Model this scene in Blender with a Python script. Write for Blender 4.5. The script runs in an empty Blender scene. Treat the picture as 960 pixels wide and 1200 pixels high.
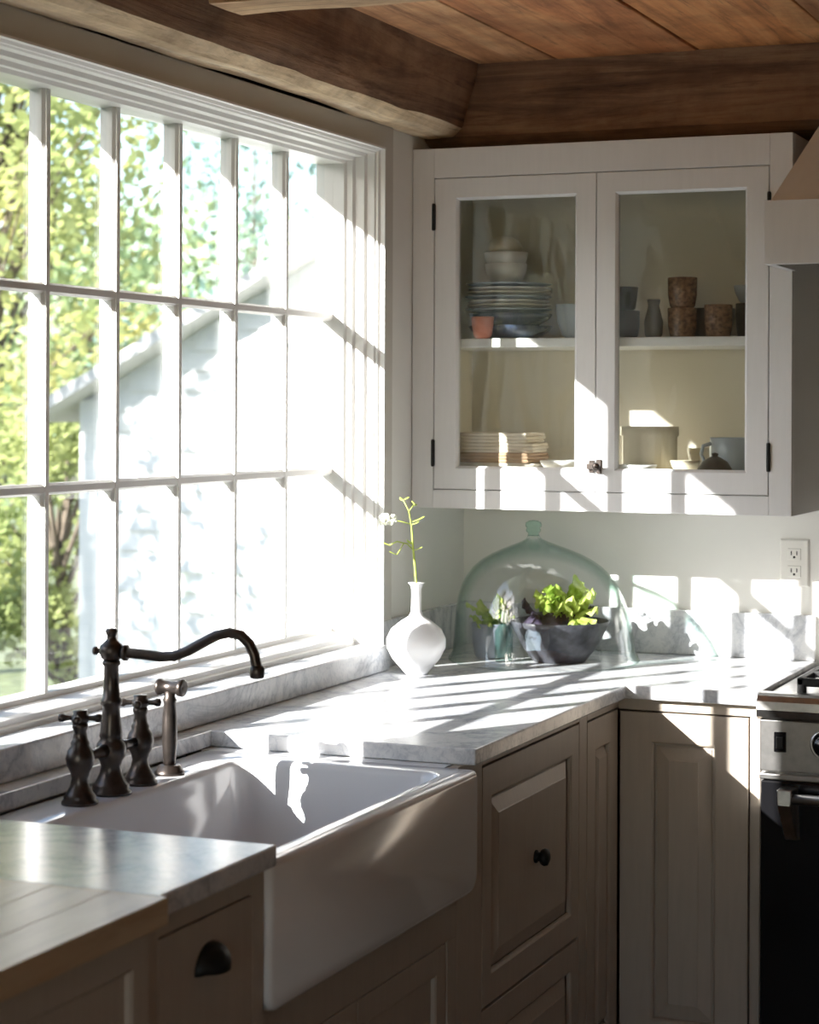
import bpy, bmesh, math, random
from mathutils import Vector, Matrix, noise
random.seed(7)
PI = math.pi
sc = bpy.context.scene
COL = sc.collection

# ------------------------------------------------------------------ camera
F, YAW, ROLL, V0, PIT = 2444.03, 22.398, 0.237, 472.26, 0.0958
CX, CY, CZ = 1.9402, -5.0838, 1.5308
t, r, pr = math.radians(YAW), math.radians(ROLL), math.radians(PIT)
D0 = Vector((-math.sin(t), math.cos(t), 0)); R0 = Vector((math.cos(t), math.sin(t), 0)); U0 = Vector((0, 0, 1))
D = D0*math.cos(pr) + U0*math.sin(pr); U = U0*math.cos(pr) - D0*math.sin(pr)
RX = R0*math.cos(r) + U*math.sin(r); UX = U*math.cos(r) - R0*math.sin(r)
cam = bpy.data.cameras.new('camera'); co = bpy.data.objects.new('camera', cam); COL.objects.link(co)
M4 = Matrix.Identity(4)
for i in range(3):
    M4[i][0] = RX[i]; M4[i][1] = UX[i]; M4[i][2] = -D[i]; M4[i][3] = (CX, CY, CZ)[i]
co.matrix_world = M4
cam.sensor_fit = 'HORIZONTAL'; cam.sensor_width = 36.0; cam.lens = F/960*36
cam.shift_y = -(600 - V0)/960
cam.clip_start = .05; cam.clip_end = 300
cam.dof.use_dof = True; cam.dof.focus_distance = 4.2; cam.dof.aperture_fstop = 7.5
sc.camera = co

# ------------------------------------------------------------------ sky, sun, exposure
SUN = Vector((.62, 1, -.49)).normalized()      # direction the sunlight travels
w = bpy.data.worlds.new('sky'); sc.world = w; w.use_nodes = True
nt = w.node_tree; nt.nodes.clear()
wo = nt.nodes.new('ShaderNodeOutputWorld'); bg = nt.nodes.new('ShaderNodeBackground')
sky = nt.nodes.new('ShaderNodeTexSky'); sky.sky_type = 'NISHITA'; sky.sun_disc = False
sky.sun_elevation = math.radians(22.6); sky.sun_rotation = math.atan2(-.62, -1)
sky.air_density = 1.0; sky.dust_density = .8; sky.ozone_density = 1.2
bg.inputs[1].default_value = .35
nt.links.new(sky.outputs[0], bg.inputs[0]); nt.links.new(bg.outputs[0], wo.inputs[0])
sl = bpy.data.lights.new('sun', 'SUN'); so = bpy.data.objects.new('sun', sl); COL.objects.link(so)
sl.energy = 17; sl.color = (1, .965, .92); sl.angle = math.radians(.53)
so.rotation_euler = SUN.to_track_quat('-Z', 'Y').to_euler(); so.location = (-8, -12, 8)
sc.view_settings.view_transform = 'Standard'; sc.view_settings.look = 'None'
sc.view_settings.exposure = 0.62; sc.view_settings.gamma = 1; sc.view_settings.use_curve_mapping = False
cy = sc.cycles
cy.use_denoising = True; cy.max_bounces = 14; cy.diffuse_bounces = 7; cy.glossy_bounces = 5
cy.transparent_max_bounces = 40; cy.transmission_bounces = 8; cy.sample_clamp_indirect = 6
cy.caustics_reflective = True; cy.caustics_refractive = False; cy.blur_glossy = .6

# ------------------------------------------------------------------ materials
def srgb(*c):
    return tuple(((x/255)/12.92 if x/255 <= .04045 else ((x/255+.055)/1.055)**2.4) for x in c) + (1,)
def newmat(name):
    m = bpy.data.materials.new(name); m.use_nodes = True
    n = m.node_tree; b = n.nodes['Principled BSDF']; return m, n, b
def N(n, t_, **k):
    x = n.nodes.new(t_)
    for a, v in k.items(): setattr(x, a, v)
    return x
def coords(n, scale=(1, 1, 1)):
    tc = N(n, 'ShaderNodeTexCoord'); mp = N(n, 'ShaderNodeMapping')
    mp.inputs['Scale'].default_value = scale
    n.links.new(tc.outputs['Object'], mp.inputs[0]); return mp.outputs[0]
def ramp(n, fac, stops):
    rp = N(n, 'ShaderNodeValToRGB'); e = rp.color_ramp.elements
    while len(e) < len(stops): e.new(.5)
    for i, (p, c) in enumerate(stops): e[i].position = p; e[i].color = c
    n.links.new(fac, rp.inputs[0]); return rp.outputs[0]
def noisen(n, vec, scale, detail=4, rough=.55, dist=0):
    x = N(n, 'ShaderNodeTexNoise'); x.inputs['Scale'].default_value = scale; x.inputs['Detail'].default_value = detail
    x.inputs['Roughness'].default_value = rough; x.inputs['Distortion'].default_value = dist
    n.links.new(vec, x.inputs['Vector']); return x.outputs['Fac']
def bump(n, b, h, strength=.2, dist=.002):
    x = N(n, 'ShaderNodeBump'); x.inputs['Strength'].default_value = strength; x.inputs['Distance'].default_value = dist
    n.links.new(h, x.inputs['Height']); n.links.new(x.outputs[0], b.inputs['Normal'])
def paint(name, col, rough=.4, var=.04, grain=None, bs=.12):
    m, n, b = newmat(name)
    v = coords(n, grain or (1, 1, 1))
    f = noisen(n, v, 6 if grain is None else 9, 5)
    c0 = tuple(x*(1-var) for x in col[:3]) + (1,); c1 = tuple(min(1, x*(1+var)) for x in col[:3]) + (1,)
    n.links.new(ramp(n, f, [(.3, c0), (.7, c1)]), b.inputs['Base Color'])
    b.inputs['Roughness'].default_value = rough
    f2 = noisen(n, v, 60, 3); bump(n, b, f2, bs, .001)
    return m
def metal(name, col, rough=.35, met=1.0, var=.25):
    m, n, b = newmat(name); v = coords(n); f = noisen(n, v, 40, 4)
    c0 = tuple(x*(1-var) for x in col[:3]) + (1,); c1 = tuple(min(1, x*(1+var)) for x in col[:3]) + (1,)
    n.links.new(ramp(n, f, [(.3, c0), (.7, c1)]), b.inputs['Base Color'])
    b.inputs['Metallic'].default_value = met; b.inputs['Roughness'].default_value = rough
    bump(n, b, noisen(n, v, 180, 2), .08, .0005); return m
def wood(name, dark, mid, light, axis, rough=.75, scale=1.0, bs=.6, spots=True):
    m, n, b = newmat(name)
    st = [9, 9, 9]; st[axis] = .7
    v = coords(n, tuple(s*scale for s in st))
    oi = N(n, 'ShaderNodeObjectInfo'); ad = N(n, 'ShaderNodeVectorMath', operation='ADD'); ml = N(n, 'ShaderNodeVectorMath', operation='SCALE')
    cmb = N(n, 'ShaderNodeCombineXYZ')
    for i in range(3): n.links.new(oi.outputs['Random'], cmb.inputs[i])
    n.links.new(cmb.outputs[0], ml.inputs[0]); ml.inputs['Scale'].default_value = 31
    n.links.new(v, ad.inputs[0]); n.links.new(ml.outputs[0], ad.inputs[1]); v = ad.outputs[0]
    f = noisen(n, v, 1.6, 8, .68, .8)
    col = ramp(n, f, [(.28, dark), (.5, mid), (.72, light)])
    fg = noisen(n, v, 5.5, 6, .75, .4)
    mg = N(n, 'ShaderNodeMixRGB', blend_type='MULTIPLY'); mg.inputs[0].default_value = .75 if spots else .3
    n.links.new(col, mg.inputs[1]); n.links.new(ramp(n, fg, [(.32, (.42, .36, .32, 1)), (.46, (.95, .93, .9, 1)), (.7, (1.0, 1.0, 1.0, 1))]), mg.inputs[2]); col = mg.outputs[0]
    if spots:
        v2 = coords(n, (1, 1, 1)); s = noisen(n, v2, 3.2*scale, 6, .7)
        mx = N(n, 'ShaderNodeMixRGB', blend_type='MULTIPLY'); mx.inputs[0].default_value = .6
        n.links.new(col, mx.inputs[1]); n.links.new(ramp(n, s, [(.36, (.3, .26, .24, 1)), (.6, (1, 1, 1, 1))]), mx.inputs[2])
        col = mx.outputs[0]
    n.links.new(col, b.inputs['Base Color']); b.inputs['Roughness'].default_value = rough
    bump(n, b, f, bs, .006); return m
def marble(name, rough=.16, dens=.5):
    m, n, b = newmat(name); v = coords(n)
    d = noisen(n, v, 2.6, 6, .62, 1.2)
    a = N(n, 'ShaderNodeMath', operation='SUBTRACT'); n.links.new(d, a.inputs[0]); a.inputs[1].default_value = .5
    ab = N(n, 'ShaderNodeMath', operation='ABSOLUTE'); n.links.new(a.outputs[0], ab.inputs[0])
    vein = ramp(n, ab.outputs[0], [(0, srgb(186, 188, 193)), (.015, srgb(208, 210, 213)), (.06, srgb(228, 228, 228))])
    cl = ramp(n, noisen(n, v, 2.2, 5, .6, .6), [(.3, (.86, .87, .89, 1)), (.65, (1, 1, 1, 1))])
    fn = ramp(n, noisen(n, v, 45, 6, .8, 1.2), [(.36, (.70, .72, .76, 1)), (.52, (1, 1, 1, 1))])
    mx = N(n, 'ShaderNodeMixRGB', blend_type='MULTIPLY'); mx.inputs[0].default_value = 1
    mx2 = N(n, 'ShaderNodeMixRGB', blend_type='MULTIPLY'); mx2.inputs[0].default_value = .8
    n.links.new(vein, mx.inputs[1]); n.links.new(cl, mx.inputs[2]); n.links.new(mx.outputs[0], mx2.inputs[1]); n.links.new(fn, mx2.inputs[2])
    n.links.new(mx2.outputs[0], b.inputs['Base Color']); b.inputs['Roughness'].default_value = rough
    bump(n, b, noisen(n, v, 30, 3), .03, .001); return m
def glass(name, tint=(.97, .985, .98, 1), edge=None, ior=1.45, wav=.0, wscale=8, rough=.0):
    m = bpy.data.materials.new(name); m.use_nodes = True; n = m.node_tree; n.nodes.clear()
    o = N(n, 'ShaderNodeOutputMaterial'); mix = N(n, 'ShaderNodeMixShader'); tr = N(n, 'ShaderNodeBsdfTransparent'); gl = N(n, 'ShaderNodeBsdfGlossy')
    fw = N(n, 'ShaderNodeLayerWeight'); fw.inputs[0].default_value = .5      # Schlick, the same from both sides of the sheet
    pw = N(n, 'ShaderNodeMath', operation='POWER'); n.links.new(fw.outputs['Facing'], pw.inputs[0]); pw.inputs[1].default_value = 5
    r0 = ((ior-1)/(ior+1))**2
    fr = N(n, 'ShaderNodeMath', operation='MULTIPLY_ADD'); n.links.new(pw.outputs[0], fr.inputs[0]); fr.inputs[1].default_value = 1-r0; fr.inputs[2].default_value = r0
    gl.inputs['Roughness'].default_value = rough
    tr.inputs[0].default_value = tint
    if edge:
        lw = N(n, 'ShaderNodeLayerWeight'); lw.inputs[0].default_value = .35
        c = ramp(n, lw.outputs['Facing'], [(.35, tint), (.97, edge)]); n.links.new(c, tr.inputs[0])
    if wav:
        v = coords(n, (1, 1, .45)); h = noisen(n, v, wscale, 2, .5, .3)
        bp = N(n, 'ShaderNodeBump'); bp.inputs['Strength'].default_value = wav; bp.inputs['Distance'].default_value = .02
        n.links.new(h, bp.inputs['Height']); n.links.new(bp.outputs[0], gl.inputs['Normal'])
    n.links.new(fr.outputs[0], mix.inputs[0]); n.links.new(tr.outputs[0], mix.inputs[1]); n.links.new(gl.outputs[0], mix.inputs[2])
    n.links.new(mix.outputs[0], o.inputs[0]); return m
def leafmat(name, c0, c1, c2, scale=3, trans=.45):
    m = bpy.data.materials.new(name); m.use_nodes = True; n = m.node_tree; n.nodes.clear()
    o = N(n, 'ShaderNodeOutputMaterial'); mix = N(n, 'ShaderNodeMixShader'); mix.inputs[0].default_value = trans
    d = N(n, 'ShaderNodeBsdfPrincipled'); d.inputs['Roughness'].default_value = .45; tl = N(n, 'ShaderNodeBsdfTranslucent')
    c = ramp(n, noisen(n, coords(n), scale, 3, .6), [(.35, c0), (.52, c1), (.68, c2)])
    n.links.new(c, d.inputs['Base Color']); n.links.new(c, tl.inputs[0])
    n.links.new(d.outputs[0], mix.inputs[1]); n.links.new(tl.outputs[0], mix.inputs[2]); n.links.new(mix.outputs[0], o.inputs[0]); return m

WALL = paint('wall_plaster', srgb(234, 233, 228), .8, .02)
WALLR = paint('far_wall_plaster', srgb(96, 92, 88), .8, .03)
TRIM = paint('trim_paint', srgb(230, 229, 226), .38, .015, bs=.06)
CASING = paint('casing_board_shade_paint', srgb(200, 196, 188), .45, .02, bs=.06)  # trim colour greyed to put the board's room-side shade into it
UPPER = paint('upper_cabinet_paint', srgb(222, 222, 222), .4, .02, (9, 9, 1), .1)
INNER = paint('cabinet_inside_paint', srgb(228, 222, 208), .5, .02)
LOWER = paint('lower_cabinet_paint', srgb(180, 168, 154), .42, .04, (9, 9, 1), .15)
MARB = marble('white_marble', .22)
FIRE = paint('fireclay_glaze', srgb(232, 232, 233), .12, .01, bs=.02)
BRONZE = metal('oil_rubbed_bronze', (.085, .07, .062), .33, .85)
IRON = metal('black_iron', (.02, .02, .02), .5, .6)
STEEL = metal('stainless_steel', (.42, .41, .4), .3, 1, .12)
ENAM = paint('black_enamel', (.006, .006, .007, 1), .15, .1, bs=.01)
BEAM_Y = wood('hewn_beam_wood_along', srgb(74, 54, 42), srgb(150, 116, 90), srgb(190, 156, 124), 1, .85, 1.0, .9)
BEAM_X = wood('hewn_beam_wood_across', srgb(74, 54, 42), srgb(146, 112, 86), srgb(184, 150, 118), 0, .85, 1.0, .9)
PALE_Y = wood('worn_edge_bounce_light_wood', srgb(184, 154, 118), srgb(236, 212, 176), srgb(250, 236, 212), 1, .8, 1.2, .9, True)  # lighter worn wood, with bounce light from the counter painted into the colour
PALE_X = wood('pale_joist_wood', srgb(150, 112, 78), srgb(205, 168, 128), srgb(228, 200, 165), 0, .8, 1.2, .6, True)
PLANKM = [wood('ceiling_plank_wood_%s' % 'abc'[i], a, b, c, 1, .7, 1.0, .35) for i, (a, b, c) in enumerate([
    (srgb(158, 104, 68), srgb(216, 160, 114), srgb(238, 196, 152)),
    (srgb(140, 84, 52), srgb(208, 138, 90), srgb(230, 172, 122)),
    (srgb(160, 100, 56), srgb(224, 154, 98), srgb(240, 184, 128))])]
BLOCK = wood('butcher_block_wood', srgb(176, 148, 114), srgb(196, 172, 140), srgb(212, 192, 164), 1, .32, 1.3, .05, False)
WGLASS = glass('old_window_glass', (.97, .98, .985, 1), wav=.06, wscale=5)
CGLASS = glass('wavy_cabinet_glass', (.95, .96, .95, 1), wav=.22, wscale=6, ior=1.5)
DGLASS = glass('green_cloche_glass', (.99, .997, .993, 1), (.60, .80, .73, 1), ior=1.75, wav=.12, wscale=20)
KGLASS = glass('green_knob_glass', (.78, .92, .87, 1), (.25, .48, .42, 1), ior=1.6, wav=.2, wscale=60)
CERAM = paint('white_ceramic', srgb(238, 238, 238), .3, .01, bs=.05)
CERB = paint('cream_ceramic', srgb(214, 206, 186), .3, .03, bs=.05)
CERG = paint('grey_blue_ceramic', srgb(168, 178, 188), .25, .08)
CERN = paint('navy_ceramic', srgb(52, 62, 82), .2, .2)
CERC = paint('coral_glazed_ceramic', srgb(206, 128, 104), .3, .25)
STONE = paint('dark_stoneware', srgb(62, 63, 70), .4, .6, (6, 6, 6), bs=.6)
STONEB = paint('blue_grey_stoneware', srgb(128, 136, 150), .4, .3, bs=.4)
BROWNG = paint('brown_glazed_stoneware', srgb(140, 112, 92), .22, .7, (10, 10, 12), .3)
DARKC = paint('dark_brown_stoneware', srgb(74, 66, 58), .35, .3)
LIN = [paint('folded_linen_%s' % 'abc'[i], c, .9, .08, bs=.6) for i, c in enumerate([srgb(226, 214, 196), srgb(190, 160, 132), srgb(214, 208, 200)])]
LETT = leafmat('green_lettuce', srgb(150, 184, 76), srgb(196, 214, 108), srgb(226, 234, 150), 14, .5)
DARKL = leafmat('dark_red_lettuce', srgb(30, 32, 44), srgb(52, 44, 62), srgb(84, 78, 96), 30, .15)
STEMM = paint('flower_stem_green', srgb(168, 184, 84), .5, .15)
UMB = paint('white_umbel', srgb(240, 240, 226), .6, .03)
PLAST = paint('white_plastic', srgb(232, 230, 224), .3, .01, bs=.01)
BLK = paint('black_gap', (.01, .01, .01, 1), .6, .1)
FLOORM = wood('floor_board_wood', srgb(92, 80, 70), srgb(124, 112, 98), srgb(146, 134, 120), 1, .5, .6, .1, False)
SIDING = paint('white_clapboard_paint', srgb(214, 214, 214), .6, .03, (1, 1, 6))
ROOFM = paint('pale_roof_shingle', srgb(186, 185, 183), .85, .1, (6, 6, 6), .5)
GRASS = paint('lawn', srgb(104, 112, 78), .9, .35, (1, 1, 1), 1)
GRAVEL = paint('pale_path', srgb(170, 166, 158), .9, .1)
CONIF = paint('dark_conifer', srgb(48, 62, 44), .9, .4, (4, 4, 4), 1)
TRUNK = paint('tree_bark', srgb(96, 86, 74), .9, .3, (6, 6, 1), 1)
LEAFY = leafmat('yellow_green_foliage', srgb(138, 152, 96), srgb(172, 178, 118), srgb(196, 186, 118), .9, .5)
LEAFG = leafmat('green_foliage', srgb(128, 148, 108), srgb(156, 172, 126), srgb(184, 192, 140), .9, .5)
LEAFS = leafmat('shrub_foliage', srgb(84, 112, 58), srgb(120, 148, 78), srgb(160, 182, 100), .9, .4)
LEAFB = leafmat('blue_green_foliage', srgb(132, 160, 152), srgb(156, 184, 168), srgb(190, 206, 160), .9, .45)

# ------------------------------------------------------------------ mesh helpers
class MB:
    """collects shapes given in world coordinates"""
    def __init__(s): s.v = []; s.f = []; s.sm = []
    def add(s, vs, fs, smooth=False):
        o = len(s.v); s.v += [tuple(v) for v in vs]; s.f += [tuple(i+o for i in f) for f in fs]; s.sm += [smooth]*len(fs); return s
    def box(s, x0, x1, y0, y1, z0, z1):
        vs = [(x, y, z) for z in (z0, z1) for y in (y0, y1) for x in (x0, x1)]
        return s.add(vs, [(0, 2, 3, 1), (4, 5, 7, 6), (0, 1, 5, 4), (2, 6, 7, 3), (0, 4, 6, 2), (1, 3, 7, 5)])
    def lathe(s, prof, c, seg=28, axis='z', rad=None, sx=1, sy=1):
        """prof: (radius, height) pairs from bottom up; c centre; axis may be a Vector"""
        if axis == 'z': Z = Vector((0, 0, 1))
        elif axis == 'x': Z = Vector((1, 0, 0))
        elif axis == 'y': Z = Vector((0, 1, 0))
        else: Z = Vector(axis).normalized()
        X = Vector((1, 0, 0)) if abs(Z.x) < .9 else Vector((0, 1, 0))
        Y = Z.cross(X).normalized(); X = Y.cross(Z).normalized()
        c = Vector(c); vs = []; fs = []; m = len(prof)
        for i in range(seg):
            a = 2*PI*i/seg; k = rad(a) if rad else 1
            for (rr, h) in prof: vs.append(c + X*(rr*k*math.cos(a)*sx) + Y*(rr*k*math.sin(a)*sy) + Z*h)
        for i in range(seg):
            j = (i+1) % seg
            for q in range(m-1): fs.append((i*m+q, j*m+q, j*m+q+1, i*m+q+1))
        if prof[0][0] > 1e-5: fs.append(tuple(i*m for i in reversed(range(seg))))
        if prof[-1][0] > 1e-5: fs.append(tuple(i*m+m-1 for i in range(seg)))
        return s.add(vs, fs, True)
    def tube(s, pts, rad, seg=12, caps=True):
        pts = [Vector(p) for p in pts]; n = len(pts); rs = rad if isinstance(rad, (list, tuple)) else [rad]*n
        T = [(pts[min(i+1, n-1)]-pts[max(i-1, 0)]).normalized() for i in range(n)]
        up = Vector((0, 0, 1)) if abs(T[0].z) < .9 else Vector((0, 1, 0)); X = T[0].cross(up).normalized(); vs = []; fs = []
        for i in range(n):
            X = (X - T[i]*X.dot(T[i])).normalized(); Y = T[i].cross(X)
            for k in range(seg): a = 2*PI*k/seg; vs.append(pts[i] + (X*math.cos(a)+Y*math.sin(a))*rs[i])
        for i in range(n-1):
            for k in range(seg): l = (k+1) % seg; fs.append((i*seg+k, i*seg+l, (i+1)*seg+l, (i+1)*seg+k))
        if caps: fs.append(tuple(reversed(range(seg)))); fs.append(tuple((n-1)*seg+k for k in range(seg)))
        return s.add(vs, fs, True)
    def ball(s, c, rx, ry=None, rz=None, seg=12, rings=8):
        ry = ry or rx; rz = rz or rx; vs = []; fs = []
        for i in range(rings+1):
            th = PI*i/rings
            for k in range(seg): a = 2*PI*k/seg; vs.append((c[0]+rx*math.sin(th)*math.cos(a), c[1]+ry*math.sin(th)*math.sin(a), c[2]-rz*math.cos(th)))
        for i in range(rings):
            for k in range(seg): l = (k+1) % seg; fs.append((i*seg+k, i*seg+l, (i+1)*seg+l, (i+1)*seg+k))
        return s.add(vs, fs, True)
    def rings(s, O, A, B, Nn, w_, h_, prof, fill=True, closeback=False, corner=0):
        """nested rectangles: O corner, A/B unit axes, Nn normal; prof = (inset, height)"""
        O, A, B, Nn = Vector(O), Vector(A), Vector(B), Vector(Nn); vs = []; fs = []
        for (i, h) in prof:
            for (a, b) in ((i, i), (w_-i, i), (w_-i, h_-i), (i, h_-i)): vs.append(O + A*a + B*b + Nn*h)
        for q in range(len(prof)-1):
            for k in range(4): l = (k+1) % 4; fs.append((q*4+k, q*4+l, q*4+4+l, q*4+4+k))
        if fill: m = (len(prof)-1)*4; fs.append((m, m+1, m+2, m+3))
        if closeback: fs.append((3, 2, 1, 0))
        return s.add(vs, fs)
    def prism(s, poly, z0, z1):
        n = len(poly); vs = [(x, y, z0) for x, y in poly] + [(x, y, z1) for x, y in poly]
        return s.add(vs, [tuple(reversed(range(n))), tuple(range(n, 2*n))] + [(i, (i+1) % n, n+(i+1) % n, n+i) for i in range(n)])

def wloc(p):
    v = Vector((0, 0, 0))
    while p is not None: v += p.location; p = p.parent
    return v
def obj(name, mb, m, parent=None, bevel=0, loc=None, merge=False, seg=2):
    base = wloc(parent) if parent is not None else Vector(loc or (0, 0, 0))
    off = Vector(loc) if (loc is not None) else base
    me = bpy.data.meshes.new(name)
    me.from_pydata([tuple(Vector(v)-off) for v in mb.v], [], mb.f)
    for p, sm_ in zip(me.polygons, mb.sm): p.use_smooth = sm_
    if isinstance(m, (list, tuple)):
        for x in m: me.materials.append(x)
    else: me.materials.append(m)
    bm = bmesh.new(); bm.from_mesh(me)
    if merge: bmesh.ops.remove_doubles(bm, verts=bm.verts, dist=1e-5)
    bmesh.ops.recalc_face_normals(bm, faces=bm.faces); bm.to_mesh(me); bm.free()
    o = bpy.data.objects.new(name, me); COL.objects.link(o)
    if parent is not None: o.parent = parent; o.location = off - base
    else: o.location = off
    if bevel:
        b = o.modifiers.new('bevel', 'BEVEL'); b.width = bevel; b.segments = seg; b.limit_method = 'ANGLE'; b.angle_limit = math.radians(40)
        b.harden_normals = False
    return o
def thing(name, label, cat, loc=(0, 0, 0), group=None):
    o = bpy.data.objects.new(name, None); COL.objects.link(o); o.location = loc; o.empty_display_size = .05
    return tag(o, label, cat, group)
def tag(o, label, cat, group=None, kind=None):
    o['label'] = label; o['category'] = cat
    if group: o['group'] = group
    if kind: o['kind'] = kind
    return o
def struct(o): o['kind'] = 'structure'; return o
def sempty(name, loc=(0, 0, 0)):
    o = bpy.data.objects.new(name, None); COL.objects.link(o); o.location = loc; o['kind'] = 'structure'; return o

# ------------------------------------------------------------------ room shell
RX1, RY0, CZT = 4.2, -7.5, 2.37
YR, YL = -.633, -2.43          # window opening, far and near jamb
ZB, ZT = 1.014, 2.099
m = MB()
oy0, oy1, oz0, oz1 = YL-.04, YR+.04, .955, ZT+.045
m.box(-.15, 0, RY0, oy0, -.05, 2.6); m.box(-.15, 0, oy1, .15, -.05, 2.6)
m.box(-.15, 0, oy0, oy1, -.05, oz0); m.box(-.15, 0, oy0, oy1, oz1, 2.6)
struct(obj('wall_left', m, WALL))
struct(obj('wall_back', MB().box(0, RX1+.15, 0, .15, -.05, 2.6), WALL))
m = MB()   # right wall, plain
m.box(RX1, RX1+.15, RY0, 0, -.05, 2.6)
struct(obj('wall_right', m, WALLR))
m = MB()   # wall behind the camera with an opening added to let in fill light
m.box(-.15, .2, RY0-.15, RY0, -.05, 2.6); m.box(2.5, RX1+.15, RY0-.15, RY0, -.05, 2.6)
m.box(.2, 2.5, RY0-.15, RY0, 2.28, 2.6); m.box(.2, 2.5, RY0-.15, RY0, -.05, .8)
struct(obj('wall_front', m, WALL))
struct(obj('floor', MB().box(-.15, RX1+.15, RY0-.15, .15, -.12, 0), FLOORM))
ceil = struct(obj('ceiling', MB().box(-.15, RX1+.15, RY0-.15, .15, CZT+.03, CZT+.09), BLK))
xs = [-.02, .345, .695, 1.03, 1.36, 1.72, 2.05, 2.4, 2.76, 3.1, 3.45, 3.8, 4.2]
for i in range(len(xs)-1):
    mm = MB().box(xs[i]+.003, xs[i+1]-.003, RY0+.01, -.005, CZT + random.uniform(0, .004), CZT+.029)
    obj('plank', mm, PLANKM[(0, 1, 2, 0, 2, 1)[i % 6]], ceil, bevel=.003)

# ------------------------------------------------------------------ window
wt = sempty('window_1', (-.1, (YL+YR)/2, ZB))
GX = -.112
m = MB()   # outer frame (sash stiles, head, bottom rail)
m.box(-.135, -.088, YR, YR+.04, ZB-.04, ZT+.04); m.box(-.135, -.088, YL-.04, YL, ZB-.04, ZT+.04)
m.box(-.135, -.088, YL, YR, ZT, ZT+.04); m.box(-.135, -.088, YL, YR, ZB-.045, ZB)
m.box(-.088, -.078, YL, YR, ZB-.045, ZB-.012)
obj('sash_frame', m, TRIM, wt, bevel=.003)
def mb_muntin_v(y, z0, z1):
    prof = [(-.126, -.006), (-.126, .006), (-.104, .006), (-.103, .0115), (-.097, .0115), (-.092, .006), (-.089, .006), (-.089, -.006), (-.092, -.006), (-.097, -.0115), (-.103, -.0115), (-.104, -.006)]
    n = len(prof); vs = [(x, y+d, z) for z in (z0, z1) for x, d in prof]
    return MB().add(vs, [tuple(range(n)), tuple(range(n, 2*n))] + [(i, (i+1) % n, n+(i+1) % n, n+i) for i in range(n)])
def mb_muntin_h(z, y0, y1):
    prof = [(-.125, -.006), (-.125, .006), (-.104, .006), (-.103, .0105), (-.097, .0105), (-.092, .006), (-.0895, .006), (-.0895, -.006), (-.092, -.006), (-.097, -.0105), (-.103, -.0105), (-.104, -.006)]
    n = len(prof); vs = [(x, y, z+d) for y in (y0, y1) for x, d in prof]
    return MB().add(vs, [tuple(range(n)), tuple(range(n, 2*n))] + [(i, (i+1) % n, n+(i+1) % n, n+i) for i in range(n)])
ZR = [ZB, 1.379, 1.741, ZT]
YS = [YR-.2469*k for k in range(7)] + [YL]
for y in YS[1:-1]: obj('muntin', mb_muntin_v(y, ZB-.001, ZT+.001), TRIM, wt)
for z in ZR[1:-1]: obj('muntin', mb_muntin_h(z, YL-.001, YR+.001), TRIM, wt)
for i in range(7):
    for j in range(3):
        obj('pane', MB().box(GX-.0015, GX+.0015, YS[i+1]+.004, YS[i]-.004, ZR[j]+.004, ZR[j+1]-.004), WGLASS, wt)
# stepped reveal + casing, three sides
prof = [(0, -.09), (0, -.062), (.008, -.058), (.008, -.044), (.017, -.04), (.017, -.018), (.026, -.014), (.026, .004), (.03, .007), (.03, .012), (.036, .016), (.036, .027), (.041, .027), (.041, .016), (.11, .016), (.11, 0)]
m = MB(); vs = []; fs = []
for (o_, x) in prof:
    vs += [(x, YL-o_, .974), (x, YL-o_, ZT+o_*.93), (x, YR+o_, ZT+o_*.93), (x, YR+o_, .974)]
for q in range(len(prof)-1):
    for k in range(3): fs.append((q*4+k, q*4+k+1, q*4+4+k+1, q*4+4+k))
m.add(vs, fs); cs = sempty('trim_1', (0, (YL+YR)/2, .974))
md = MB(); md.v = m.v; md.f = m.f[:39]; md.sm = m.sm[:39]
obj('stepped_casing', md, TRIM, cs)
mo = MB(); mo.v = m.v; mo.f = m.f[39:]; mo.sm = m.sm[39:]
mo.box(-.002, .016, YL-.11, YR+.11, ZT+.09, 2.20)
obj('casing_board', mo, CASING, cs)
# white inner sill
m = MB(); pr_ = [(-.088, .955), (-.088, 1.004), (-.052, .998), (-.044, .994), (-.044, .985), (-.038, .982), (-.038, .955)]
n_ = len(pr_); vs = [(x, y, z) for y in (YL-.02, YR+.017) for x, z in pr_]
m.add(vs, [tuple(range(n_)), tuple(range(n_, 2*n_))] + [(i, (i+1) % n_, n_+(i+1) % n_, n_+i) for i in range(n_)])
struct(obj('trim_2', m, TRIM))
# eave outside
ev = struct(obj('trim_3', MB().add([(-.5, -9, 2.318), (-.15, -9, 2.318), (-.15, -9, 2.75), (-.53, -9, 2.50), (-.53, -9, 2.34), (-.5, 1, 2.318), (-.15, 1, 2.318), (-.15, 1, 2.75), (-.53, 1, 2.50), (-.53, 1, 2.34)],
   [(0, 1, 2, 3, 4), (9, 8, 7, 6, 5), (0, 5, 6, 1), (1, 6, 7, 2), (2, 7, 8, 3), (3, 8, 9, 4), (4, 9, 5, 0)]), SIDING))
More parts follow.
